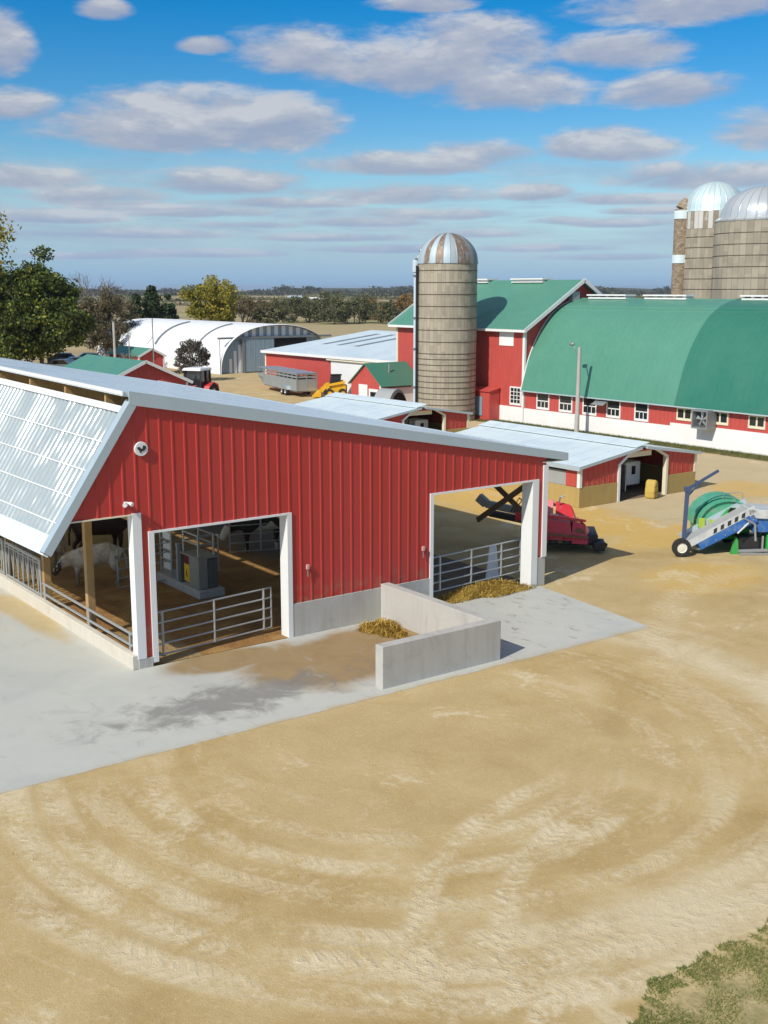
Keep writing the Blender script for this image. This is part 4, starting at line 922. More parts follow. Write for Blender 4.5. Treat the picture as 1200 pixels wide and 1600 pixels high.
m = MB(of); m.tube([(45.5, ya+.1, 0), (45.5, ya+.1, 3.6)], .05); m.build('corner_pipe', 'galvanised', qh)
for yy in (86.5, 96.5):
    m = MB(of); m.tube([(xc+(x-xc)*1.02, yy, z*1.02) for x, z in pts[4:13]], .10, 6); m.build('strap', 'steel_grey', qh)

# garage, small green-roofed shed
def gable_shed(name, label, xc, hw, y0, y1, ze, zp, ov=.3):
    t = thing(name, label, 'shed', (xc, y0, 0)); of = t.location
    m = MB(of); m.hexa([(xc-hw, y0, 0), (xc+hw, y0, 0), (xc+hw, y0, ze), (xc, y0, zp), (xc-hw, y0, ze)], [(xc-hw, y1, 0), (xc+hw, y1, 0), (xc+hw, y1, ze), (xc, y1, zp), (xc-hw, y1, ze)]); m.build('wall', 'red_boards_across', t)
    sl = (zp-ze)/hw
    for s in (-1, 1):
        a = xc+s*(hw+ov); za = ze-sl*ov+.06
        m = MB(of); m.slab([(a, y0-ov, za), (xc, y0-ov, zp+.06), (xc, y1+ov, zp+.06), (a, y1+ov, za)], .06); m.build('roof', 'green_roof', t)
        m = MB(of); m.bar((a, y0-ov-.025, za-.05), (xc, y0-ov-.025, zp+.01), .05, .2); m.build('rake_trim', 'trim_white', t)
        m = MB(of); m.box(xc+s*hw-.08, xc+s*hw+.08, y0-.03, y0+.1, 0, ze-.1); m.build('corner_trim', 'trim_white', t)
    return t
gable_shed('green_roofed_garage', 'red garage with a green gable roof just behind the near barn ridge', 22.4, 3.1, 48, 57.5, 2.35, 3.75)
gable_shed('green_roofed_shed', 'smallest red shed with a green roof in front of the arched steel shed', 40.16, 1.35, 85, 92.5, 1.85, 2.55, .2)

# ------------------------------------------------------------------ vehicles in the yard
def wheel(par, c, r, w, axis='y', rim='cream_rim', n=24):
    m = MB(); hw = w/2; m.lathe([(r*.55, -hw), (r*.92, -hw), (r, -hw*.6), (r, hw*.6), (r*.92, hw), (r*.55, hw)], c, n, axis); o = m.build('wheel', 'rubber', par, True)
    m = MB(); m.lathe([(0, -hw*.75), (r*.2, -hw*.8), (r*.5, -hw*.55), (r*.57, -hw*.9), (r*.57, hw*.9), (r*.5, hw*.55), (r*.2, hw*.8), (0, hw*.75)], c, n, axis); m.build('rim', rim, o, True); return o
a, b = gp(401, 99.5), gp(461, 91.2); dv = (b-a); Lt = dv.length
tl = thing('livestock_trailer', 'silver gooseneck livestock trailer with slotted sides parked in the yard', 'trailer', b, math.atan2(dv.y, dv.x))
wd = 1.75; L = Lt-1.4    # x back along the body, rear at 0, left side (to the viewer) at y = -0 side
sd = -1
def tbox(m, x0_, x1_, z0_, z1_, yy, t=.05): m.box(x0_, x1_, yy-t/2, yy+t/2, z0_, z1_)
for yy in (.0, wd):
    m = MB(); tbox(m, -L, 0, .5, 1.42, yy); tbox(m, -L, 0, 1.54, 1.66, yy); tbox(m, -L, 0, 1.78, 1.88, yy); tbox(m, -L-1.4, -L, 1.1, 1.42, yy)
    for q in np.linspace(-L, 0, 9): m.box(q-.04, q+.04, yy-.035, yy+.035, .5, 1.9)
    m.build('side_panel', 'trailer_alloy', tl)
m = MB(); 
for z0_, z1_ in ((.5, 1.42), (1.54, 1.66), (1.78, 1.9)): m.box(-.03, .03, .04, wd-.04, z0_, z1_)
for q in (.03, wd/2, wd-.03): m.box(-.05, .05, q-.04, q+.04, .5, 1.9)
m.build('rear_gate', 'trailer_alloy', tl)
m = MB(); m.slab([(-L-1.4, -.06, 1.93), (.06, -.06, 1.93), (.06, wd+.06, 1.93), (-L-1.4, wd+.06, 1.93)], .05); m.build('roof', 'trailer_alloy', tl)
m = MB(); m.box(-L, 0, 0.03, wd-.03, .42, .5); m.prism([(-L-1.4, 1.1), (-L, .5), (-L, 1.1)], 'y', 0.02, wd-.02); m.tube([(-L-1.2, wd/2, 1.1), (-L-1.2, wd/2, .35)], .07); m.build('floor', 'steel_grey', tl)
m = MB(); m.prism([(-3.5, .5), (-3.3, .82), (-1.75, .82), (-1.55, .5)], 'y', -.22, .0); m.build('mudguard', 'trailer_alloy', tl)
for x in (-2.95, -2.1):
    wheel(tl, (x, -.08, .33), .33, .22, 'y', 'galvanised'); wheel(tl, (x, wd+.08, .33), .33, .22, 'y', 'galvanised')

p = gp(519, 91.5); sk = thing('skid_steer', 'yellow skid steer loader behind the livestock trailer', 'loader', p, YAW+.15)
m = MB(); m.prism([(-.55, .25), (.95, .25), (1.0, 1.05), (.35, 1.15), (-.45, .75)], 'y', -.55, .55); m.build('body', 'yellow_paint', sk, bevel=.04)
m = MB(); m.prism([(-.3, .75), (.55, .95), (.62, 1.75), (-.15, 1.75)], 'y', -.42, .42); m.build('cab', 'black_steel', sk, bevel=.03)
m = MB(); m.box(-.2, .7, -.46, .46, 1.76, 1.82); m.build('cab_roof', 'dark_void', sk)
for s in (-.66, .66):
    m = MB(); m.bar((.9, s, 1.25), (-.5, s, 1.0), .1, .18); m.bar((-.5, s, 1.0), (-1.15, s, .35), .1, .16); m.build('lift_arm', 'yellow_paint', sk)
    for x in (-.35, .7): wheel(sk, (x, s*1.02, .36), .36, .25, 'y', 'yellow_paint')
m = MB(); m.prism([(-1.05, .1), (-1.65, .06), (-1.6, .12), (-1.15, .55), (-1.05, .55)], 'y', -.8, .8); m.build('bucket', 'yellow_paint', sk)
m = MB(); m.box(1.0, 1.08, -.45, .45, .3, 1.0); m.build('rear_door', 'rust', sk)

p = gp(301, 84.0); tk = thing('tractor', 'red tractor with a white cab roof parked behind the green-roofed garage', 'tractor', p, YAW+R(250))
m = MB(); m.prism([(.5, .75), (2.1, .75), (2.2, 1.35), (2.0, 1.5), (.4, 1.6)], 'y', -.38, .38); m.build('bonnet', 'red_paint', tk, bevel=.08)
m = MB(); m.box(-.9, 2.0, -.28, .28, .45, .85); m.build('chassis', 'black_steel', tk)
m = MB(); m.box(2.2, 2.24, -.3, .3, .8, 1.35); m.build('grille', 'black_steel', tk)
m = MB(); m.hexa([(-.95, -.72, 1.1), (.45, -.65, 1.1), (.45, .65, 1.1), (-.95, .72, 1.1)], [(-.85, -.72, 2.65), (.3, -.65, 2.65), (.3, .65, 2.65), (-.85, .72, 2.65)]); cb = m.build('cab', 'glass', tk)
for (x, y) in ((-.95, -.74), (.45, -.67), (.45, .67), (-.95, .74), (-.3, -.74), (-.3, .74)):
    m = MB(); m.bar((x, y, 1.05), (x*.93, y, 2.66), .08, .08); m.build('pillar', 'black_steel', cb)
m = MB(); m.hexa([(-1.1, -.85, 2.66), (.65, -.8, 2.66), (.65, .8, 2.66), (-1.1, .85, 2.66)], [(-1.0, -.75, 2.85), (.5, -.7, 2.85), (.5, .7, 2.85), (-1.0, .75, 2.85)]); m.build('cab_roof', 'trim_white', tk, bevel=.05)
for s in (-1, 1):
    wheel(tk, (-.55, s*.95, .85), .85, .5, 'y', 'cream_rim'); wheel(tk, (1.65, s*.85, .6), .6, .36, 'y', 'cream_rim')
    m = MB(); m.prism([(-1.35, 1.1), (-1.2, 1.6), (-.55, 1.82), (.15, 1.55), (.3, 1.1), (.15, 1.45), (-.55, 1.74), (-1.15, 1.5)], 'y', s*.95-.28, s*.95+.28); m.build('mudguard', 'red_paint', tk)
m = MB(); m.tube([(1.2, -.25, 1.5), (1.2, -.25, 2.4)], .05); m.build('exhaust', 'black_steel', tk)

def car(label, p, rz, mat):
    t = thing('parked_car', label, 'car', p, rz)
    m = MB(); bd = [(-2.15, .32), (2.1, .32), (2.2, .62), (1.95, .82), (.95, .95), (.25, 1.42), (-1.1, 1.46), (-1.75, 1.0), (-2.2, .92)]
    m.prism(bd, 'y', -.85, .85); m.build('body', mat, t, bevel=.08)
    m = MB(); m.prism([(.85, .96), (.25, 1.36), (-1.05, 1.40), (-1.6, 1.0)], 'y', -.87, .87); m.build('side_window', 'glass', t)
    m = MB(); m.hexa([(.95, -.7, .99), (.95, .7, .99), (.9, .7, .97), (.9, -.7, .97)], [(.36, -.62, 1.41), (.36, .62, 1.41), (.3, .62, 1.38), (.3, -.62, 1.38)]); m.build('windscreen', 'glass', t)
    for x in (-1.35, 1.35):
        for s in (-.8, .8): wheel(t, (x, s, .33), .33, .2, 'y', 'galvanised')
    return t
car('silver parked car under the dark maple, right of the white car', gp(122, 122), YAW+.5, 'car_silver'); car('white parked car half hidden below the dark maple', gp(86, 118), YAW+2.9, 'car_white'); car('blue parked car between the maple and the garage roof', gp(141, 130), YAW+.3, 'car_blue')
car('dark parked car behind the silver one', gp(100, 130), YAW+.2, 'car_dark')

# ------------------------------------------------------------------ feed conveyor, green feed wagon, red implement
p0 = gp(1137, 36.05); cv = thing('bale_conveyor', 'blue and white inclined farm conveyor on a white-hubbed wheel at the right edge', 'conveyor', p0, YAW)
A, B = Vector((-.80, .0, .36)), Vector((1.30, .0, 1.55)); dd = (B-A).normalized(); nn = Vector((-dd.z, 0, dd.x))
m = MB(); m.hexa([A+Vector((0, .05, 0)), B+Vector((0, .05, 0)), B+Vector((0, .85, 0)), A+Vector((0, .85, 0))], [A+Vector((0, .05, 0))+nn*.06, B+Vector((0, .05, 0))+nn*.06, B+Vector((0, .85, 0))+nn*.06, A+Vector((0, .85, 0))+nn*.06]); m.build('belt', 'belt_grey', cv)
m = MB(); m.hexa([A-nn*.105, B-nn*.105, B-nn*.105+Vector((0, .05, 0)), A-nn*.105+Vector((0, .05, 0))], [A+nn*.105, B+nn*.105, B+nn*.105+Vector((0, .05, 0)), A+nn*.105+Vector((0, .05, 0))]); sd_ = m.build('side_rail', 'weathered_white', cv)
m = MB()
for k in range(5):
    f = .40+k*.105; c = A+(B-A)*f+Vector((0, -.012, 0)); m.hexa([c-dd*.10-nn*.07, c+dd*.02-nn*.07, c+dd*.02-nn*.07+Vector((0, .01, 0)), c-dd*.10-nn*.07+Vector((0, .01, 0))], [c-dd*.02+nn*.06, c+dd*.10+nn*.06, c+dd*.10+nn*.06+Vector((0, .01, 0)), c-dd*.02+nn*.06+Vector((0, .01, 0))])
m.build('decal', 'decal_black', sd_)
m = MB(); m.hexa([A-nn*.14+Vector((0, .85, 0)), B-nn*.14+Vector((0, .85, 0)), B-nn*.14+Vector((0, .9, 0)), A-nn*.14+Vector((0, .9, 0))], [A+nn*.2+Vector((0, .85, 0)), B+nn*.2+Vector((0, .85, 0)), B+nn*.2+Vector((0, .9, 0)), A+nn*.2+Vector((0, .9, 0))]); m.build('side_rail', 'trim_metal', cv)
m = MB(); A2 = A+dd*.28-nn*.12; B2 = B-dd*.1-nn*.12; m.hexa([A2-nn*.24, B2-nn*.30, B2-nn*.30+Vector((0, .7, 0)), A2-nn*.24+Vector((0, .7, 0))], [A2, B2, B2+Vector((0, .7, 0)), A2+Vector((0, .7, 0))]); m.build('frame', 'machine_blue', cv, bevel=.02)
m = MB(); 
for k in range(6): c = A+dd*(.5+.34*k)-nn*.29+Vector((0, -.02, 0)); m.lathe([(0, -.01), (.02, -.01), (.02, .03), (0, .03)], c, 8, 'y')
m.build('bolt', 'galvanised', cv)
wheel(cv, (-1.06, -.12, .30), .30, .20, 'y', 'cream_rim', 28)
m = MB(); m.tube([(-1.06, -.12, .3), (-1.0, .55, .3)], .04); m.bar((-.98, .1, .32), (-.35, .2, .18), .06, .08); m.build('axle', 'steel_grey', cv)
m = MB(); m.bar((-.82, .55, .3), (-.76, .6, 2.12), .11, .14); m.build('mast', 'mast_blue', cv)
m = MB(); m.bar((-.78, .6, 2.08), (.26, .75, 2.68), .07, .08); m.tube([(-.76, .55, 1.85), (-.35, .66, 2.3)], .03); m.box(-.86, -.66, .5, .7, 2.0, 2.16); m.build('boom', 'mast_blue', cv)
m = MB(); m.box(1.30, 2.6, .1, 1.1, .75, 1.22); m.build('hopper', 'machine_blue', cv, bevel=.03)
m = MB(); m.hexa([(1.15, 0, 1.24), (2.7, 0, 1.16), (2.7, 1.2, 1.16), (1.15, 1.2, 1.24)], [(1.05, 0, 1.55), (2.7, 0, 1.42), (2.7, 1.2, 1.42), (1.05, 1.2, 1.55)]); m.build('hopper_rim', 'weathered_white', cv, bevel=.02)
m = MB(); m.tube([(.95, -.05, 1.25), (1.3, -.05, 1.05), (1.35, -.05, .5)], .035); m.tube([(.75, -.05, .75), (1.1, -.04, 1.1)], .035); m.build('hydraulic_line', 'galvanised', cv)

p1 = gp(1158, 37.6); gm = thing('forage_machine', 'green round-hooded forage machine with lime panels behind the blue conveyor', 'farm machine', p1, YAW)
def hood(x0_, x1_, r, zc, mat, nm, y0_=-.9, y1_=.9, a0=0, a1=PI, th=.05):
    m = MB(); an = np.linspace(a0, a1, 15); xc_ = (x0_+x1_)/2; rx = (x1_-x0_)/2
    o_ = [(xc_+rx*math.cos(a), zc+r*math.sin(a)) for a in an]; i_ = [(xc_+(rx-th)*math.cos(a), zc+(r-th)*math.sin(a)) for a in an]
    for k in range(14): m.hexa([(*o_[k][:1], y0_, o_[k][1]), (o_[k+1][0], y0_, o_[k+1][1]), (i_[k+1][0], y0_, i_[k+1][1]), (i_[k][0], y0_, i_[k][1])], [(o_[k][0], y1_, o_[k][1]), (o_[k+1][0], y1_, o_[k+1][1]), (i_[k+1][0], y1_, i_[k+1][1]), (i_[k][0], y1_, i_[k][1])])
    return m.build(nm, mat, gm, True)
hood(-1.30, .85, .98, .85, 'machine_teal', 'hood', -.80, -.45); hood(-1.22, .80, .90, .85, 'dark_void', 'hood_gap', -.45, -.28); hood(-1.32, .9, 1.02, .85, 'machine_teal', 'hood', -.28, .8)
m = MB(); m.prism([(-.22+.98*math.cos(a), .85+.90*math.sin(a)) for a in np.linspace(0, PI, 17)], 'y', -.70, -.64); m.build('hood_end', 'machine_teal', gm)
m = MB(); m.prism([(-.22+.99*math.cos(a), .86+.92*math.sin(a)) for a in np.linspace(0, PI, 17)], 'y', .6, .66); m.build('hood_end', 'machine_teal', gm)
m = MB(); m.box(-1.2, .65, -.6, .6, .35, .85); m.build('body', 'machine_green', gm, bevel=.04)
m = MB(); m.prism([(-.62, .8), (-.55, 1.18), (-.28, 1.50), (.0, 1.56), (.42, 1.40), (.60, 1.1), (.60, .8)], 'y', -.80, -.71); m.build('front_shield', 'machine_green', gm, bevel=.02)
for (xa, xb, za, zb) in ((-.26, .06, 1.38, 1.6), (.12, .42, 1.36, 1.56)):
    m = MB(); m.prism([(xa, za), (xb, za), (xb-.05, zb-.06), (xa+.08, zb-.04)], 'y', -.83, -.805); m.build('vent_window', 'dark_void', gm)
m = MB(); m.box(-1.28, -1.05, -.85, -.76, .82, 1.18); m.build('lime_panel', 'lime_paint', gm, bevel=.02); m = MB(); m.box(-.92, -.72, -.86, -.76, .82, 1.12); m.build('lime_panel', 'lime_paint', gm, bevel=.02)
m = MB(); m.box(-1.32, -.9, -.9, -.7, .3, .78); m.build('gearbox_cover', 'machine_teal', gm, bevel=.04)
m = MB(); m.tube([(-.3, -.3, 1.8), (-.28, -.3, 2.0), (.4, -.3, 2.02), (.42, -.3, 1.75)], .02); m.build('hand_rail', 'galvanised', gm)
m = MB(); m.box(.0, 1.0, -1.35, -.8, .14, .62); m.build('engine', 'black_steel', gm, bevel=.05)
m = MB(); m.box(.98, 2.4, -1.5, -.8, .16, .72); m.build('tool_box', 'machine_green', gm, bevel=.04)
m = MB(); m.prism([(-.26, .0), (.02, .0), (-.02, .5), (-.1, .62)], 'y', -1.45, -1.3); m.build('stand_foot', 'machine_green', gm)
m = MB(); m.bar((.0, -1.45, .12), (1.3, -1.45, .16), .08, .1); m.bar((.0, -1.6, .04), (1.4, -1.55, .04), .1, .06); m.bar((.85, -1.42, .1), (.85, -1.42, .66), .06, .07); m.build('skid_bar', 'galvanised', gm)
for x in (.2, 1.6): wheel(gm, (x, .55, .42), .42, .3, 'y', 'cream_rim')

p2 = gp(873, 37.2); rm = thing('mower_conditioner', 'red angular hay mower parked in the shade beside the barn', 'farm implement', p2, YAW-.10)
m = MB(); m.box(-.9, 1.35, -.55, .75, .22, .55); m.build('chassis', 'black_steel', rm, bevel=.05)
def plate(nm, mt, q, th=.04, bev=.015):
    m = MB(); m.slab(q, th); m.build(nm, mt, rm, bevel=bev)
# front skirt, folding shields, conditioner hood of bent sheets, belts and frames between them
plate('front_shield', 'red_paint', [(-.45, -.72, .42), (.60, -.76, .40), (.52, -.50, .90), (-.40, -.46, .98)])
plate('deck_cover', 'red_faded', [(-.40, -.46, .985), (.52, -.50, .905), (.50, -.12, 1.02), (-.42, -.08, 1.10)])
plate('folding_shield', 'red_paint', [(.56, -.80, .32), (1.02, -.78, .30), (.94, -.56, .86), (.58, -.56, .96)])
plate('folding_shield', 'red_paint', [(.95, -.55, .87), (1.10, -.2, .62), (1.12, .1, .60), (.74, -.08, 1.0)])
plate('side_sheet', 'red_paint', [(1.03, -.77, .30), (1.16, -.25, .32), (1.10, -.22, .66), (.95, -.56, .85)])
plate('conditioner_hood', 'red_faded', [(-.58, .02, .98), (.02, -.02, 1.06), (.05, .34, 1.44), (-.52, .36, 1.40)])
plate('conditioner_hood', 'red_paint', [(.10, -.04, 1.02), (.70, -.04, .92), (.56, .34, 1.28), (.12, .34, 1.40)])
plate('hood_top', 'red_faded', [(-.54, .37, 1.40), (.55, .37, 1.29), (.66, .82, 1.10), (-.5, .84, 1.26)])
plate('hood_side', 'red_paint', [(.71, -.02, .90), (.78, .70, .80), (.66, .80, 1.09), (.57, .35, 1.27)])
plate('worn_plate', 'worn_pink', [(-.10, -.34, 1.06), (.16, -.36, 1.03), (.18, -.20, 1.08), (-.06, -.18, 1.12)], .02)
m = MB(); m.prism([(-.62, .45), (-.40, .40), (-.34, .92), (-.46, 1.30), (-.64, 1.06)], 'y', .05, .12); m.build('end_plate', 'red_paint', rm)
m = MB(); m.box(-.40, .62, -.30, .55, .5, .88); m.build('mechanism', 'black_steel', rm, bevel=.04)
m = MB(); m.bar((-.5, -.40, 1.10), (.98, -.52, .96), .06, .07); m.build('cross_bar', 'red_paint', rm)
m = MB(); m.bar((-.42, -.78, .60), (1.05, -.84, .52), .05, .06); m.build('guard_bar', 'rust', rm)
m = MB(); m.tube([(.2, .2, 1.36), (.24, .1, 1.56), (.38, .12, 1.60)], .025); m.tube([(-.2, .5, 1.36), (-.24, .42, 1.58)], .025); m.build('lever', 'galvanised', rm)
m = MB(); m.lathe([(0, -.05), (.16, -.05), (.16, .05), (0, .05)], (.78, -.62, .60), 14, 'y'); m.build('pulley', 'rust', rm)
m = MB(); m.lathe([(0, -.7), (.2, -.7), (.2, .7), (0, .7)], (.2, .1, .62), 12, 'x'); m.build('roller', 'rust', rm)
m = MB(); m.box(1.2, 1.55, -.75, -.1, .1, .35); m.bar((1.1, -.3, .45), (1.62, -.5, .2), .1, .14); m.build('drive_box', 'black_steel', rm, bevel=.03)
m = MB(); m.bar((-.5, .4, .95), (-2.0, 1.1, 1.12), .16, .22); m.bar((-2.0, 1.1, 1.12), (-2.25, 1.2, 1.32), .2, .26); m.build('tongue', 'steel_grey', rm)
m = MB(); m.bar((-.7, .5, .72), (-1.9, 1.05, .84), .22, .2); m.build('tongue_guard', 'black_steel', rm, bevel=.04); m = MB(); m.box(-1.1, -.75, .35, .8, .72, 1.02); m.build('gearbox', 'red_paint', rm, bevel=.05)
for k in range(5):
    m = MB(); x_ = -.25+.2*k; m.hexa([(x_, -.70, .30), (x_+.14, -.70, .30), (x_+.14, -.64, .30), (x_, -.64, .30)], [(x_, -.66, .58), (x_+.14, -.66, .56), (x_+.14, -.6, .56), (x_, -.6, .58)]); m.build('skirt_flap', 'black_steel' if k % 2 else 'rust', rm)
for k in range(4):
    m = MB(); m.tube([(-.5+.06*k, .1, 1.0), (-.7-.1*k, .25, 1.3+.06*k), (-1.0-.08*k, .5, 1.0)], .02, 6); m.build('hose', 'black_steel', rm)
for x in (-.55, .75): wheel(rm, (x, .95, .36), .36, .25, 'y', 'rust')

rm.scale = (1.1,)*3; gm.scale = (.92,)*3
# ------------------------------------------------------------------ poles
yl = thing('yard_light_pole', 'grey wooden pole with a curved lamp arm in front of the round roof barn', 'light pole', (39.3, 24.45, 0))
m = MB(); m.tube([(0, 0, 0), (0.05, .02, 5.15)], .15, 10, .10); m.build('pole', 'pole_wood', yl, True)
m = MB(); m.tube([(.03, .03, 4.3), (-.1, .25, 5.0), (-.05, .38, 5.2)], .03); m.build('arm', 'steel_grey', yl); m = MB(); m.ellipsoid((-.1, .52, 5.32), (.12, .22, .12)); m.build('lamp', 'steel_grey', yl, True)
for (x, D, h, r, mt, lb) in ((175, 104, 5.6, .14, 'pole_wood', 'short weathered wooden post left of the small green-roofed shed'), (198, 100, 4.6, .05, 'steel_grey', 'thin grey pole rising behind the garage roof'), (236, 106, 5.9, .06, 'steel_grey', 'thin dark pole with a side arm against the white arched shed')):
    o = thing('utility_pole', lb, 'pole', gp(x, D)); m = MB(); m.tube([(0, 0, 0), (0, 0, h)], r, 8, r*.85); m.build('shaft', mt, o)
    if 'arm' in lb: m = MB(); m.bar((0, 0, h*.72), tuple(-RT*.55)[:2]+(h*.60,), .05, .05); m.build('arm', 'steel_grey', o)
    else: m = MB(); m.tube([(0, 0, h), (0, 0, h+.04)], r*1.15, 8); m.build('cap', mt, o)

# ------------------------------------------------------------------ trees
def leaf_cloud(centres, radii, n, size, squash=.75):
    """n leaf quads scattered round clump centres"""
    k = rng.integers(0, len(centres), n); c = centres[k]; r = radii[k][:, None]
    d = rng.normal(size=(n, 3)); d /= np.linalg.norm(d, axis=1)[:, None]; rad = rng.random(n)**.45
    p = c + d*rad[:, None]*r*np.array([1, 1, squash])
    a = rng.normal(size=(n, 3)); a /= np.linalg.norm(a, axis=1)[:, None]; b = np.cross(a, rng.normal(size=(n, 3))); b /= np.linalg.norm(b, axis=1)[:, None]
    s = size*(.6+.8*rng.random(n))[:, None]; a *= s*.5; b *= s*.32
    V = np.stack([p-a, p+b, p+a, p-b], 1).reshape(-1, 3); F = np.arange(4*n).reshape(n, 4); return V, F
def branch_tree(m, p, d, L, r, depth, spread=.5, tips=None, kids_=3, sides=5):
    q = p+d*L; mid = p+d*L*.5+Vector((random.gauss(0, .04), random.gauss(0, .04), 0))*L
    m.tube([p, mid, q], r, sides if depth > 1 else 3, r*.62)
    if depth == 0:
        if tips is not None: tips.append(q)
        return
    for k in range(kids_):
        nd = (d+Vector((random.gauss(0, spread), random.gauss(0, spread), random.gauss(.12, spread*.6)))).normalized()
        branch_tree(m, p+d*L*random.uniform(.65, 1.0), nd, L*random.uniform(.58, .82), r*.58, depth-1, spread, tips, kids_, sides)
def leafy(name, label, pos, h, w, mat, n, size, clumps=60, trunk_h=.25, low=.12, bark='bark', group=None, cone=False, sx=1.0):
    t = thing(name, label, 'tree', pos, 0, group); m = MB(); tips = []
    m.tube([(0, 0, -.05), (w*.01, 0, h*trunk_h), (0, w*.01, h*.6)], max(.08, h*.022), 8, h*.009)
    for k in range(7 if not cone else 3):
        a = random.random()*2*PI; z0 = h*random.uniform(trunk_h*.8, .5); b = Vector((math.cos(a)*w*.33, math.sin(a)*w*.33, h*random.uniform(.45, .8)))
        m.tube([(0, 0, z0), ((b.x)*.45, b.y*.45, z0+(b.z-z0)*.6), b], h*.008, 5, h*.003)
    m.build('trunk', bark, t)
    zc = h*(1+low)/2; rz = h*(1-low)/2
    if cone:
        f = rng.random(clumps)**.7; z = h*(low+(1-low)*(1-f)); rr = w/2*f*(.35+.65*rng.random(clumps)); a = rng.random(clumps)*2*PI
        c = np.stack([rr*np.cos(a), rr*np.sin(a), z], 1); rad = (.10+.12*f)*w
    else:
        d = rng.normal(size=(clumps, 3)); d /= np.linalg.norm(d, axis=1)[:, None]; q = (.35+.6*rng.random(clumps)**.5)
        lob = 1+.16*np.sin(3*np.arctan2(d[:, 1], d[:, 0])+pos.x)+.12*np.sin(5*d[:, 2]+pos.y)
        c = d*(q*lob)[:, None]*np.array([w/2*.86, w/2*.86, rz*.88])+np.array([0, 0, zc]); c[:, :2] *= np.clip(1.15-.22*np.clip((c[:, 2:3]-zc)/rz, 0, 1)**2, .4, 1.2); rad = w*(.08+.075*rng.random(clumps))
    V, F = leaf_cloud(c, rad, n, size); mesh_np('crown', V, F, mat, t); return t
def bare(name, label, pos, h, kids_=3, depth=4, bark='bark_grey', spread=.45, leaves=None):
    t = thing(name, label, 'tree', pos); m = MB(); tips = []
    branch_tree(m, Vector((0, 0, 0)), Vector((0, 0, 1)), h*.34, h*.022, depth, spread, tips, kids_); m.build('trunk', bark, t)
    if leaves:
        c = np.array([list(q) for q in tips]); V, F = leaf_cloud(c, np.full(len(c), h*.07), leaves[1], leaves[2]); mesh_np('crown', V, F, leaves[0], t)
    return t
leafy('maple_tree', 'large dark green maple with yellow-green clumps at the left edge', gp(58, 116), 12.2, 10.4, 'leaf_maple', 34000, .34, 150, .2, .0)
leafy('maple_tree', 'darker round tree behind the large maple, cut by the left edge', gp(-4, 126), 9.5, 10, 'leaf_maple', 18000, .34, 90, .2, .0)
leafy('gold_tree', 'golden-leaved tree whose branch tips reach in at the upper left', gp(-118, 59), 14.2, 9.6, 'leaf_gold', 11000, .2, 110, .3, .55)
bare('bare_tree', 'leafless grey tree with fine twigs right of the large maple', gp(140, 165), 13.2, 3, 5, 'bark_grey', .4)
bare('bare_tree', 'shorter leafless tree beside the bushy brown tree', gp(178, 160), 9.5, 3, 5, 'bark_grey', .4)
leafy('brown_tree', 'bushy brown tree losing its leaves, right of the maple', gp(160, 138), 9.3, 7.5, 'leaf_brown', 12000, .26, 95, .15, .0, 'bark_grey')
leafy('brown_tree', 'second brown bush low beside the arched shed', gp(188, 150), 7.6, 6, 'leaf_brown', 4500, .24, 50, .2, .02, 'bark_grey')
leafy('conifer', 'dark green conifer above the arched steel shed', gp(236, 160), 8.8, 6.6, 'leaf_conifer', 12000, .34, 80, .2, .05, cone=True)
leafy('conifer', 'smaller dark conifer just left of the yellow-green tree', gp(262, 166), 7.6, 5, 'leaf_conifer', 8000, .34, 60, .2, .05, cone=True)
leafy('conifer', 'slim conifer left of the conifer above the arched shed', gp(212, 158), 7.8, 5, 'leaf_conifer', 8000, .34, 60, .2, .05, cone=True)
leafy('ash_tree', 'round yellow-green autumn tree behind the arched steel shed', gp(328, 165), 10.6, 8.8, 'leaf_yellowgreen', 16000, .32, 120, .2, .04)
bare('bare_tree', 'leafless brown tree right of the yellow-green tree', gp(378, 172), 8.8, 3, 5, 'twig_brown', .5, ('leaf_brown', 1800, .22))
leafy('smoke_bush', 'dark grey-brown round shrub in front of the arched steel shed', gp(297, 108), 4.0, 3.6, 'leaf_smoke', 7500, .17, 80, .12, .04)
bare('bare_shrub', 'pale leafless shrub at the far end of the arched shed', gp(193, 112), 3.6, 4, 4, 'bark_grey', .6)
hedge = [(404, 215, 6.2, 4.5, 'leaf_hedge', 'brown hedgerow tree nearest the arched shed'), (416, 245, 6.8, 6, 'leaf_hedge_green', 'olive hedgerow tree left of the round dark one'), (461, 300, 8.2, 8.5, 'leaf_hedge_green', 'round dark hedgerow tree standing alone'), (500, 310, 7.0, 8, 'leaf_hedge', 'brown hedgerow tree right of the round dark one'), (522, 288, 8.4, 10, 'leaf_hedge_green', 'biggest dark green hedgerow tree'), (553, 296, 7.4, 9, 'leaf_hedge_green', 'olive hedgerow tree right of the biggest one'), (582, 330, 7.0, 9, 'leaf_rust', 'russet hedgerow tree in mid field'), (606, 290, 6.0, 8, 'leaf_hedge_green', 'low dark hedgerow tree left of the red barn roof'), (632, 320, 8.2, 9, 'leaf_rust', 'orange-brown hedgerow tree touching the red barn roof'), (478, 420, 6.5, 9, 'leaf_hedge_green', 'small far hedgerow tree below the white farm buildings'), (438, 380, 6.0, 9, 'leaf_hedge', 'small far brown tree left of the white farm buildings'), (650, 360, 8.0, 12, 'leaf_hedge_green', 'dark tree behind the filling pipe of the silo'), (395, 330, 7.0, 9, 'leaf_hedge', 'far brown tree above the arched shed roof'), (566, 410, 7.5, 12, 'leaf_hedge_green', 'far olive tree above the russet one')]
for (x, D, h, w, mt, lb) in hedge: leafy('hedgerow_tree', lb, gp(x, D), h*.92, w*1.15, mt, 3600, .5, 46, .06, -.12, group='hedgerow trees in the fields')
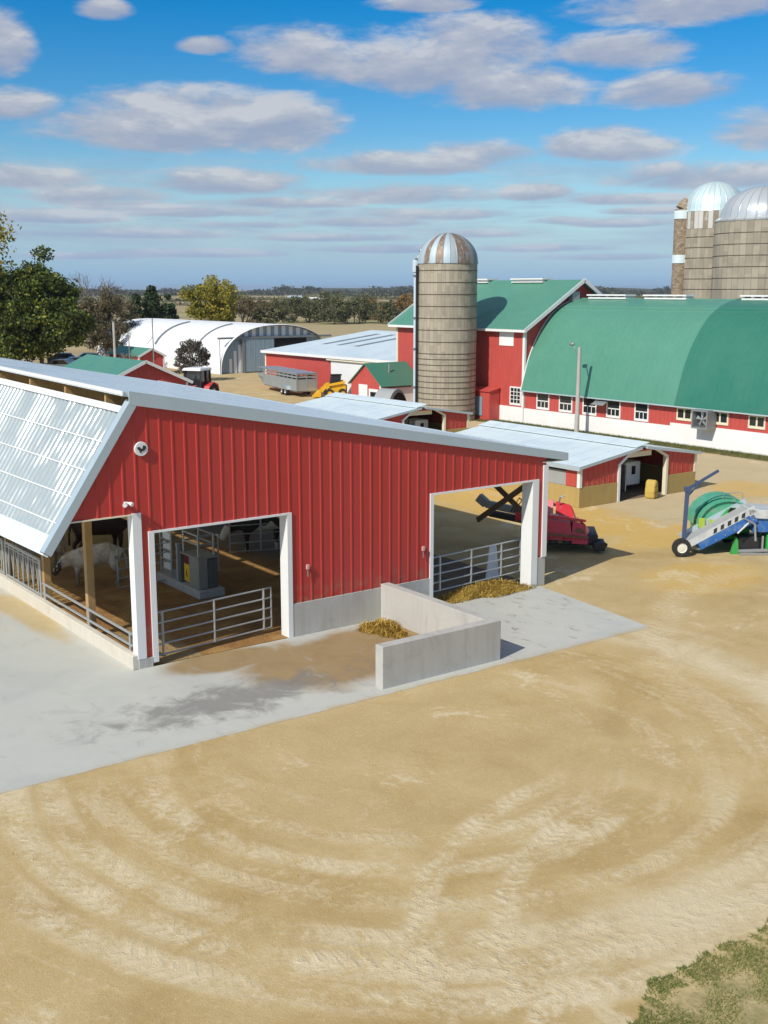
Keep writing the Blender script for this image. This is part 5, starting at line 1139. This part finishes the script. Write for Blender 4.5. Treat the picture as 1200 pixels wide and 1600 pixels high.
def tree_belt(name, pts, h, n, size, mat, seed):
    r_ = np.random.default_rng(seed); k = r_.random(n)*(len(pts)-1); i = k.astype(int); f = (k-i)[:, None]; P = np.array([list(p) for p in pts]); c = P[i]*(1-f)+P[i+1]*f
    prof_ = h*np.clip(.5+.35*np.sin(k*4.1+seed)+.25*np.sin(k*13.7+1.3*seed)+.15*np.sin(k*41+seed), .06, 1.2); c = c+np.stack([r_.normal(0, 6, n), r_.normal(0, 6, n), np.zeros(n)], 1); c[:, 2] = prof_*r_.random(n)**.7
    a = r_.normal(size=(n, 3)); a /= np.linalg.norm(a, axis=1)[:, None]; b = np.cross(a, r_.normal(size=(n, 3))); b /= np.linalg.norm(b, axis=1)[:, None]; s = size*(.6+.8*r_.random(n))[:, None]
    V = np.stack([c-a*s*.5, c+b*s*.4, c+a*s*.5, c-b*s*.4], 1).reshape(-1, 3)
    return tag(mesh_np(name, V, np.arange(4*n).reshape(n, 4), mat), kind='stuff')
for i, (D, h, n, s, mt) in enumerate(((620, 3.6, 5000, 1.2, 'leaf_hedge'), (900, 5.0, 9000, 1.7, 'leaf_hedge_green'), (1500, 9, 14000, 2.6, 'leaf_far'), (2300, 14, 16000, 4.5, 'leaf_far'))):
    o = tree_belt('distant_woods', [gp(x, D*(1+.12*math.sin(x*.011+i*2))) for x in range(-200, 1500, 100)], h, n, s, mt, i+3)
# low wooded hill on the right half of the horizon
hm = MB(); cols = 60
for i in range(cols):
    pass
vs = []
for i in range(cols+1):
    x = -300+i*34; D = 2600; z = 5+9*math.exp(-((x-640)/170)**2)+5*math.exp(-((x-1050)/260)**2)+2.5*math.sin(i*.9)
    a, b, c = gp(x, D-300, -1), gp(x, D, z), gp(x, D+500, -1); vs.append([hm.bm.verts.new(q) for q in (a, b, c)])
for p, q in zip(vs, vs[1:]):
    for j in (0, 1): hm.bm.faces.new([p[j], q[j], q[j+1], p[j+1]])
mk('hill_wood', (.055, .065, .035), .95, .35, .02, stain=(.12, .10, .06), stain_amt=.5, stain_scale=.008)
tag(hm.build('hills', 'hill_wood', smooth=True), kind='structure')
for (x, D, L, h, lb) in ((484, 640, 9, 4.2, 'long white farm building far off in the fields'), (499, 650, 6, 3.6, 'shorter white farm building right of the long one'), (460, 660, 8, 5.0, 'grey-roofed far farm building left of the white ones')):
    t = thing('far_farm_building', lb, 'building', gp(x, D), YAW); m = MB(); m.box(-L/2, L/2, -3, 3, 0, h*.65); m.build('wall', 'trim_white' if 'white farm building' in lb else 'grey_plastic', t)
    m = MB(); m.prism([(-3.4, h*.62), (3.4, h*.62), (0, h)], 'x', -L/2-.2, L/2+.2); m.build('roof', 'trim_white' if 'white farm building' in lb else 'trim_metal', t)

# ------------------------------------------------------------------ grass
def blades(name, poly_fn, n, hgt, mat, lean=.5):
    V = []; k = 0
    P = poly_fn(n); n = len(P); a = rng.random(n)*2*PI; h = hgt*(.5+rng.random(n)); w = .006+.004*rng.random(n)
    dx, dy = np.cos(a), np.sin(a); l = lean*rng.random(n)*h; b = rng.random(n)*2*PI
    p1 = np.stack([P[:, 0]-dx*w, P[:, 1]-dy*w, P[:, 2]], 1); p2 = np.stack([P[:, 0]+dx*w, P[:, 1]+dy*w, P[:, 2]], 1); p3 = np.stack([P[:, 0]+np.cos(b)*l, P[:, 1]+np.sin(b)*l, P[:, 2]+h], 1)
    V = np.stack([p1, p2, p3], 1).reshape(-1, 3); return tag(mesh_np(name, V, np.arange(3*n).reshape(n, 3), mat), kind='stuff')
def edge_v(u): return -14.99+.03*np.sin(u*2.3)+.04*np.sin(u*5.1+1)+.03*np.sin(u*13)-.46*np.clip(.0-u, 0, 3)
def patch_pts(n):
    u = -1.6+rng.random(n)*6.0; d = rng.random(n)**1.1*2.3-.06; v = edge_v(u)-d
    nz = np.sin(u*3.1+v*2.2)+np.sin(u*7.3-v*5.1)+np.sin(u*1.7+v*9.1); keep = (rng.random(n) < (.34+.2*nz)*np.clip(d*3+.4, 0, 1)) | ((d < .25) & (np.sin(u*9)+np.sin(u*23) > -.4) & (rng.random(n) < .6))
    return np.stack([u, v, np.zeros(n)], 1)[keep]
m = MB(); us = np.linspace(-1.8, 9, 60); row = [(u, float(edge_v(u))) for u in us]
m.face([(u, v, .006) for u, v in row]+[(9, -24, .006), (-1.8, -24, .006)]); tag(m.build('turf_ground', 'turf_soil'), kind='structure')
blades('grass_patch', patch_pts, 90000, .034, 'grass_blades', 2.2)
def verge_pts(n):
    y = 2+rng.random(n)*36; x = 40.4-rng.random(n)**1.3*1.5; return np.stack([x, y, np.zeros(n)], 1)
m = MB(); m.face([(39.0, -2, .006), (UB-.05, -2, .006), (UB-.05, 44, .006), (38.9, 44, .006)]); tag(m.build('grass_verge', 'turf_soil'), kind='structure')
blades('verge_grass', verge_pts, 30000, .11, 'turf_blades', 1.0)
# clods and stones on the yard
def clods(n):
    V, F = [], []
    base = np.array([(1, 0, -.3), (-.5, .87, -.3), (-.5, -.87, -.3), (0, 0, .9)])
    for k in range(n):
        px = random.uniform(-60, 1260); D = random.uniform(14.5, 30); g = gp(px, D); s = random.uniform(.006, .02)*(1.8 if random.random() < .06 else 1)
        if g.y > -4.9 and g.x < 12.2: continue
        a = random.random()*6.28; ca, sa = math.cos(a), math.sin(a); b = len(V)
        for q in base*s: V.append((g.x+q[0]*ca-q[1]*sa, g.y+q[0]*sa+q[1]*ca, q[2]))
        F += [[b, b+1, b+3], [b+1, b+2, b+3], [b+2, b, b+3]]
    return tag(mesh_np('loose_clods', np.array(V), np.array(F), 'dirt'), kind='stuff')
clods(2600)

# ------------------------------------------------------------------ SKY, SUN, HAZE, CAMERA
SAZ, SEL = R(15.5), R(39.5)
to_sun = Vector((-math.cos(SAZ)*math.cos(SEL), -math.sin(SAZ)*math.cos(SEL), math.sin(SEL)))
t = NT('World', True); S.world = t.m
sky = t.n('ShaderNodeTexSky'); sky.sky_type = 'NISHITA'; sky.sun_disc = False; sky.sun_elevation = SEL; sky.sun_rotation = math.atan2(to_sun.x, to_sun.y); sky.altitude = 250; sky.air_density = 1.0; sky.dust_density = .6; sky.ozone_density = 2.5
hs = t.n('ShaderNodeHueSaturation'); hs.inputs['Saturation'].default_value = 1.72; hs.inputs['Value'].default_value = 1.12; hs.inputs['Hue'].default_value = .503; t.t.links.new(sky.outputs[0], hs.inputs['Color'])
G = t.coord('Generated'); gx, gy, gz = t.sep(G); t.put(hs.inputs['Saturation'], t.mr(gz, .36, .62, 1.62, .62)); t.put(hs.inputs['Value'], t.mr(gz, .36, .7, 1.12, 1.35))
# azimuth measured from the view heading, elevation; both in radians
rx = t.m_('ADD', t.m_('MULTIPLY', gx, RT.x), t.m_('MULTIPLY', gy, RT.y)); fy = t.m_('ADD', t.m_('MULTIPLY', gx, FH.x), t.m_('MULTIPLY', gy, FH.y))
az = t.m_('ARCTAN2', rx, fy); el = t.m_('ARCSINE', gz)
vec = t.comb(t.m_('MULTIPLY', az, 10), t.m_('MULTIPLY', el, 30), 0)
n1 = t.noise(vec, .9, 6, .6, .3); n2 = t.noise(vec, 3.2, 5, .65, .2); n1u = t.noise(t.mapping(vec, loc=(.0, .35, 0)), .9, 6, .6, .3)
warp = t.m_('SUBTRACT', n1, .5)
clouds = [(560, 90, 175, 42), (700, 100, 170, 55), (790, 140, 130, 36), (270, 205, 215, 36), (330, 172, 170, 34), (440, 200, 90, 40), (1060, 10, 160, 28), (958, 83, 105, 26), (1045, 146, 95, 25), (970, 229, 105, 24), (1180, 205, 75, 32), (650, 258, 170, 18), (740, 243, 85, 20), (350, 287, 125, 20), (40, 278, 120, 18), (5, 78, 45, 42), (20, 165, 72, 24), (165, 18, 40, 14), (320, 73, 45, 12), (1100, 278, 150, 20), (160, 306, 110, 16), (640, 306, 150, 16), (830, 303, 60, 14), (660, 8, 80, 12), (870, 346, 62, 7), (300, 332, 160, 10), (700, 336, 150, 10), (80, 340, 120, 10), (1000, 312, 110, 9), (200, 322, 90, 8), (450, 318, 120, 9), (560, 348, 130, 8), (380, 352, 110, 7), (250, 366, 150, 8), (500, 372, 140, 7), (60, 366, 110, 7), (760, 366, 100, 7), (960, 350, 90, 7), (1010, 330, 70, 6), (620, 390, 150, 7), (300, 396, 160, 7), (850, 388, 130, 7), (110, 400, 120, 6), (960, 402, 110, 6)]
for k in range(26): # the same broken layer goes on round the rest of the sky
    aa = random.uniform(.55, 2*PI-.55); ee = random.uniform(.03, .6); clouds.append(('a', aa if aa < PI else aa-2*PI, ee, random.uniform(.05, .16), random.uniform(.012, .035)))
Fm = None; den = None
for c in clouds:
    if c[0] == 'a': _, a0, e0, wa, we = c
    else:
        d = ray(c[0], c[1]).normalized(); a0 = math.atan2(d.dot(RT), d.dot(FH)); e0 = math.asin(d.z); wa = c[2]/1810*1.12; we = c[3]/1810*1.2
    da = t.m_('DIVIDE', t.m_('SUBTRACT', az, a0), wa); de = t.m_('DIVIDE', t.m_('SUBTRACT', el, e0), we)
    # flat base, rounded top
    de = t.m_('MULTIPLY', de, t.mr(de, -.2, .2, 1.25, .9))
    f = t.m_('SUBTRACT', 1.0, t.m_('ADD', t.m_('MULTIPLY', da, da), t.m_('MULTIPLY', de, de)))
    Fm = f if Fm is None else t.m_('MAXIMUM', Fm, f)
    sh = t.m_('MULTIPLY', t.m_('MAXIMUM', f, 0), de); den = sh if den is None else t.m_('ADD', den, sh)
dens = t.m_('ADD', Fm, t.m_('ADD', t.m_('MULTIPLY', warp, 2.9), t.m_('MULTIPLY', t.m_('SUBTRACT', n2, .5), .8)))
alpha = t.mr(dens, -.18, .80)
# thin stratus veil low over the horizon
vec2 = t.comb(t.m_('MULTIPLY', az, 3.5), t.m_('MULTIPLY', el, 42), 0); nv_ = t.noise(vec2, 1.4, 5, .6, .2)
low = t.m_('MULTIPLY', t.mr(el, .015, .05), t.mr(el, .075, .13, 1, 0)); veil = t.m_('MULTIPLY', t.mr(nv_, .36, .62), low)
alpha2 = t.m_('MAXIMUM', t.m_('MULTIPLY', alpha, .88), t.m_('MULTIPLY', veil, .62))
# light on the clouds: bright sunward tops, mauve-grey bases
lit = t.m_('ADD', t.m_('MULTIPLY', t.m_('SUBTRACT', n1, n1u), 3.2), t.m_('ADD', t.m_('MULTIPLY', den, .9), t.m_('MULTIPLY', t.m_('SUBTRACT', n2, .5), .9)))
ccol = t.ramp(t.m_('ADD', lit, .48), [(0, (3.5, 3.95, 5.2)), (.4, (4.2, 4.5, 5.45)), (.75, (5.0, 5.2, 5.85)), (1, (6.1, 6.2, 6.5))])
hz = t.mr(el, -.02, .105, 1, 0)
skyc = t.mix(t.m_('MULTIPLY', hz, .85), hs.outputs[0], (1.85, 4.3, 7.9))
colr = t.mix(alpha2, skyc, t.mix(t.m_('MULTIPLY', hz, .7), ccol, (3.0, 4.6, 7.1)))
bg = t.n('ShaderNodeBackground'); t.t.links.new(colr, bg.inputs[0]); bg.inputs[1].default_value = .10
t.out(bg.outputs[0])
sd = bpy.data.lights.new('sun', 'SUN'); sd.energy = 4.2; sd.angle = R(.53); sd.color = (1.0, .95, .86); so = bpy.data.objects.new('sun', sd); COL.objects.link(so)
so.rotation_euler = (-to_sun).to_track_quat('-Z', 'Y').to_euler(); so.location = to_sun*80
cd = bpy.data.cameras.new('camera'); co = bpy.data.objects.new('camera', cd); COL.objects.link(co); co.location = CAM; co.rotation_euler = (PI/2-PITCH, 0, YAW)
cd.sensor_fit = 'HORIZONTAL'; cd.sensor_width = 36; cd.lens = 36*FPX/1200; cd.clip_end = 20000; cd.clip_start = .1; S.camera = co
S.view_settings.view_transform = 'Standard'; S.view_settings.look = 'None'; S.view_settings.gamma = 1; S.view_settings.exposure = 0.0
S.render.engine = 'CYCLES'; S.cycles.max_bounces = 8; S.cycles.diffuse_bounces = 4
HZ = NT('haze'); pv = HZ.n('ShaderNodeVolumePrincipled'); pv.inputs['Color'].default_value = (.86, .92, 1, 1); pv.inputs['Density'].default_value = 1.1e-4; pv.inputs['Anisotropy'].default_value = .2
ho_ = HZ.n('ShaderNodeOutputMaterial'); HZ.t.links.new(pv.outputs[0], ho_.inputs['Volume']); MAT['haze'] = HZ.m
hb_ = MB(); hb_.box(-3100, 7100, -3100, 8100, -2.5, 26); tag(hb_.build('haze', 'haze'), kind='stuff')
S.world.cycles.sampling_method = 'MANUAL'; S.world.cycles.sample_map_resolution = 1024
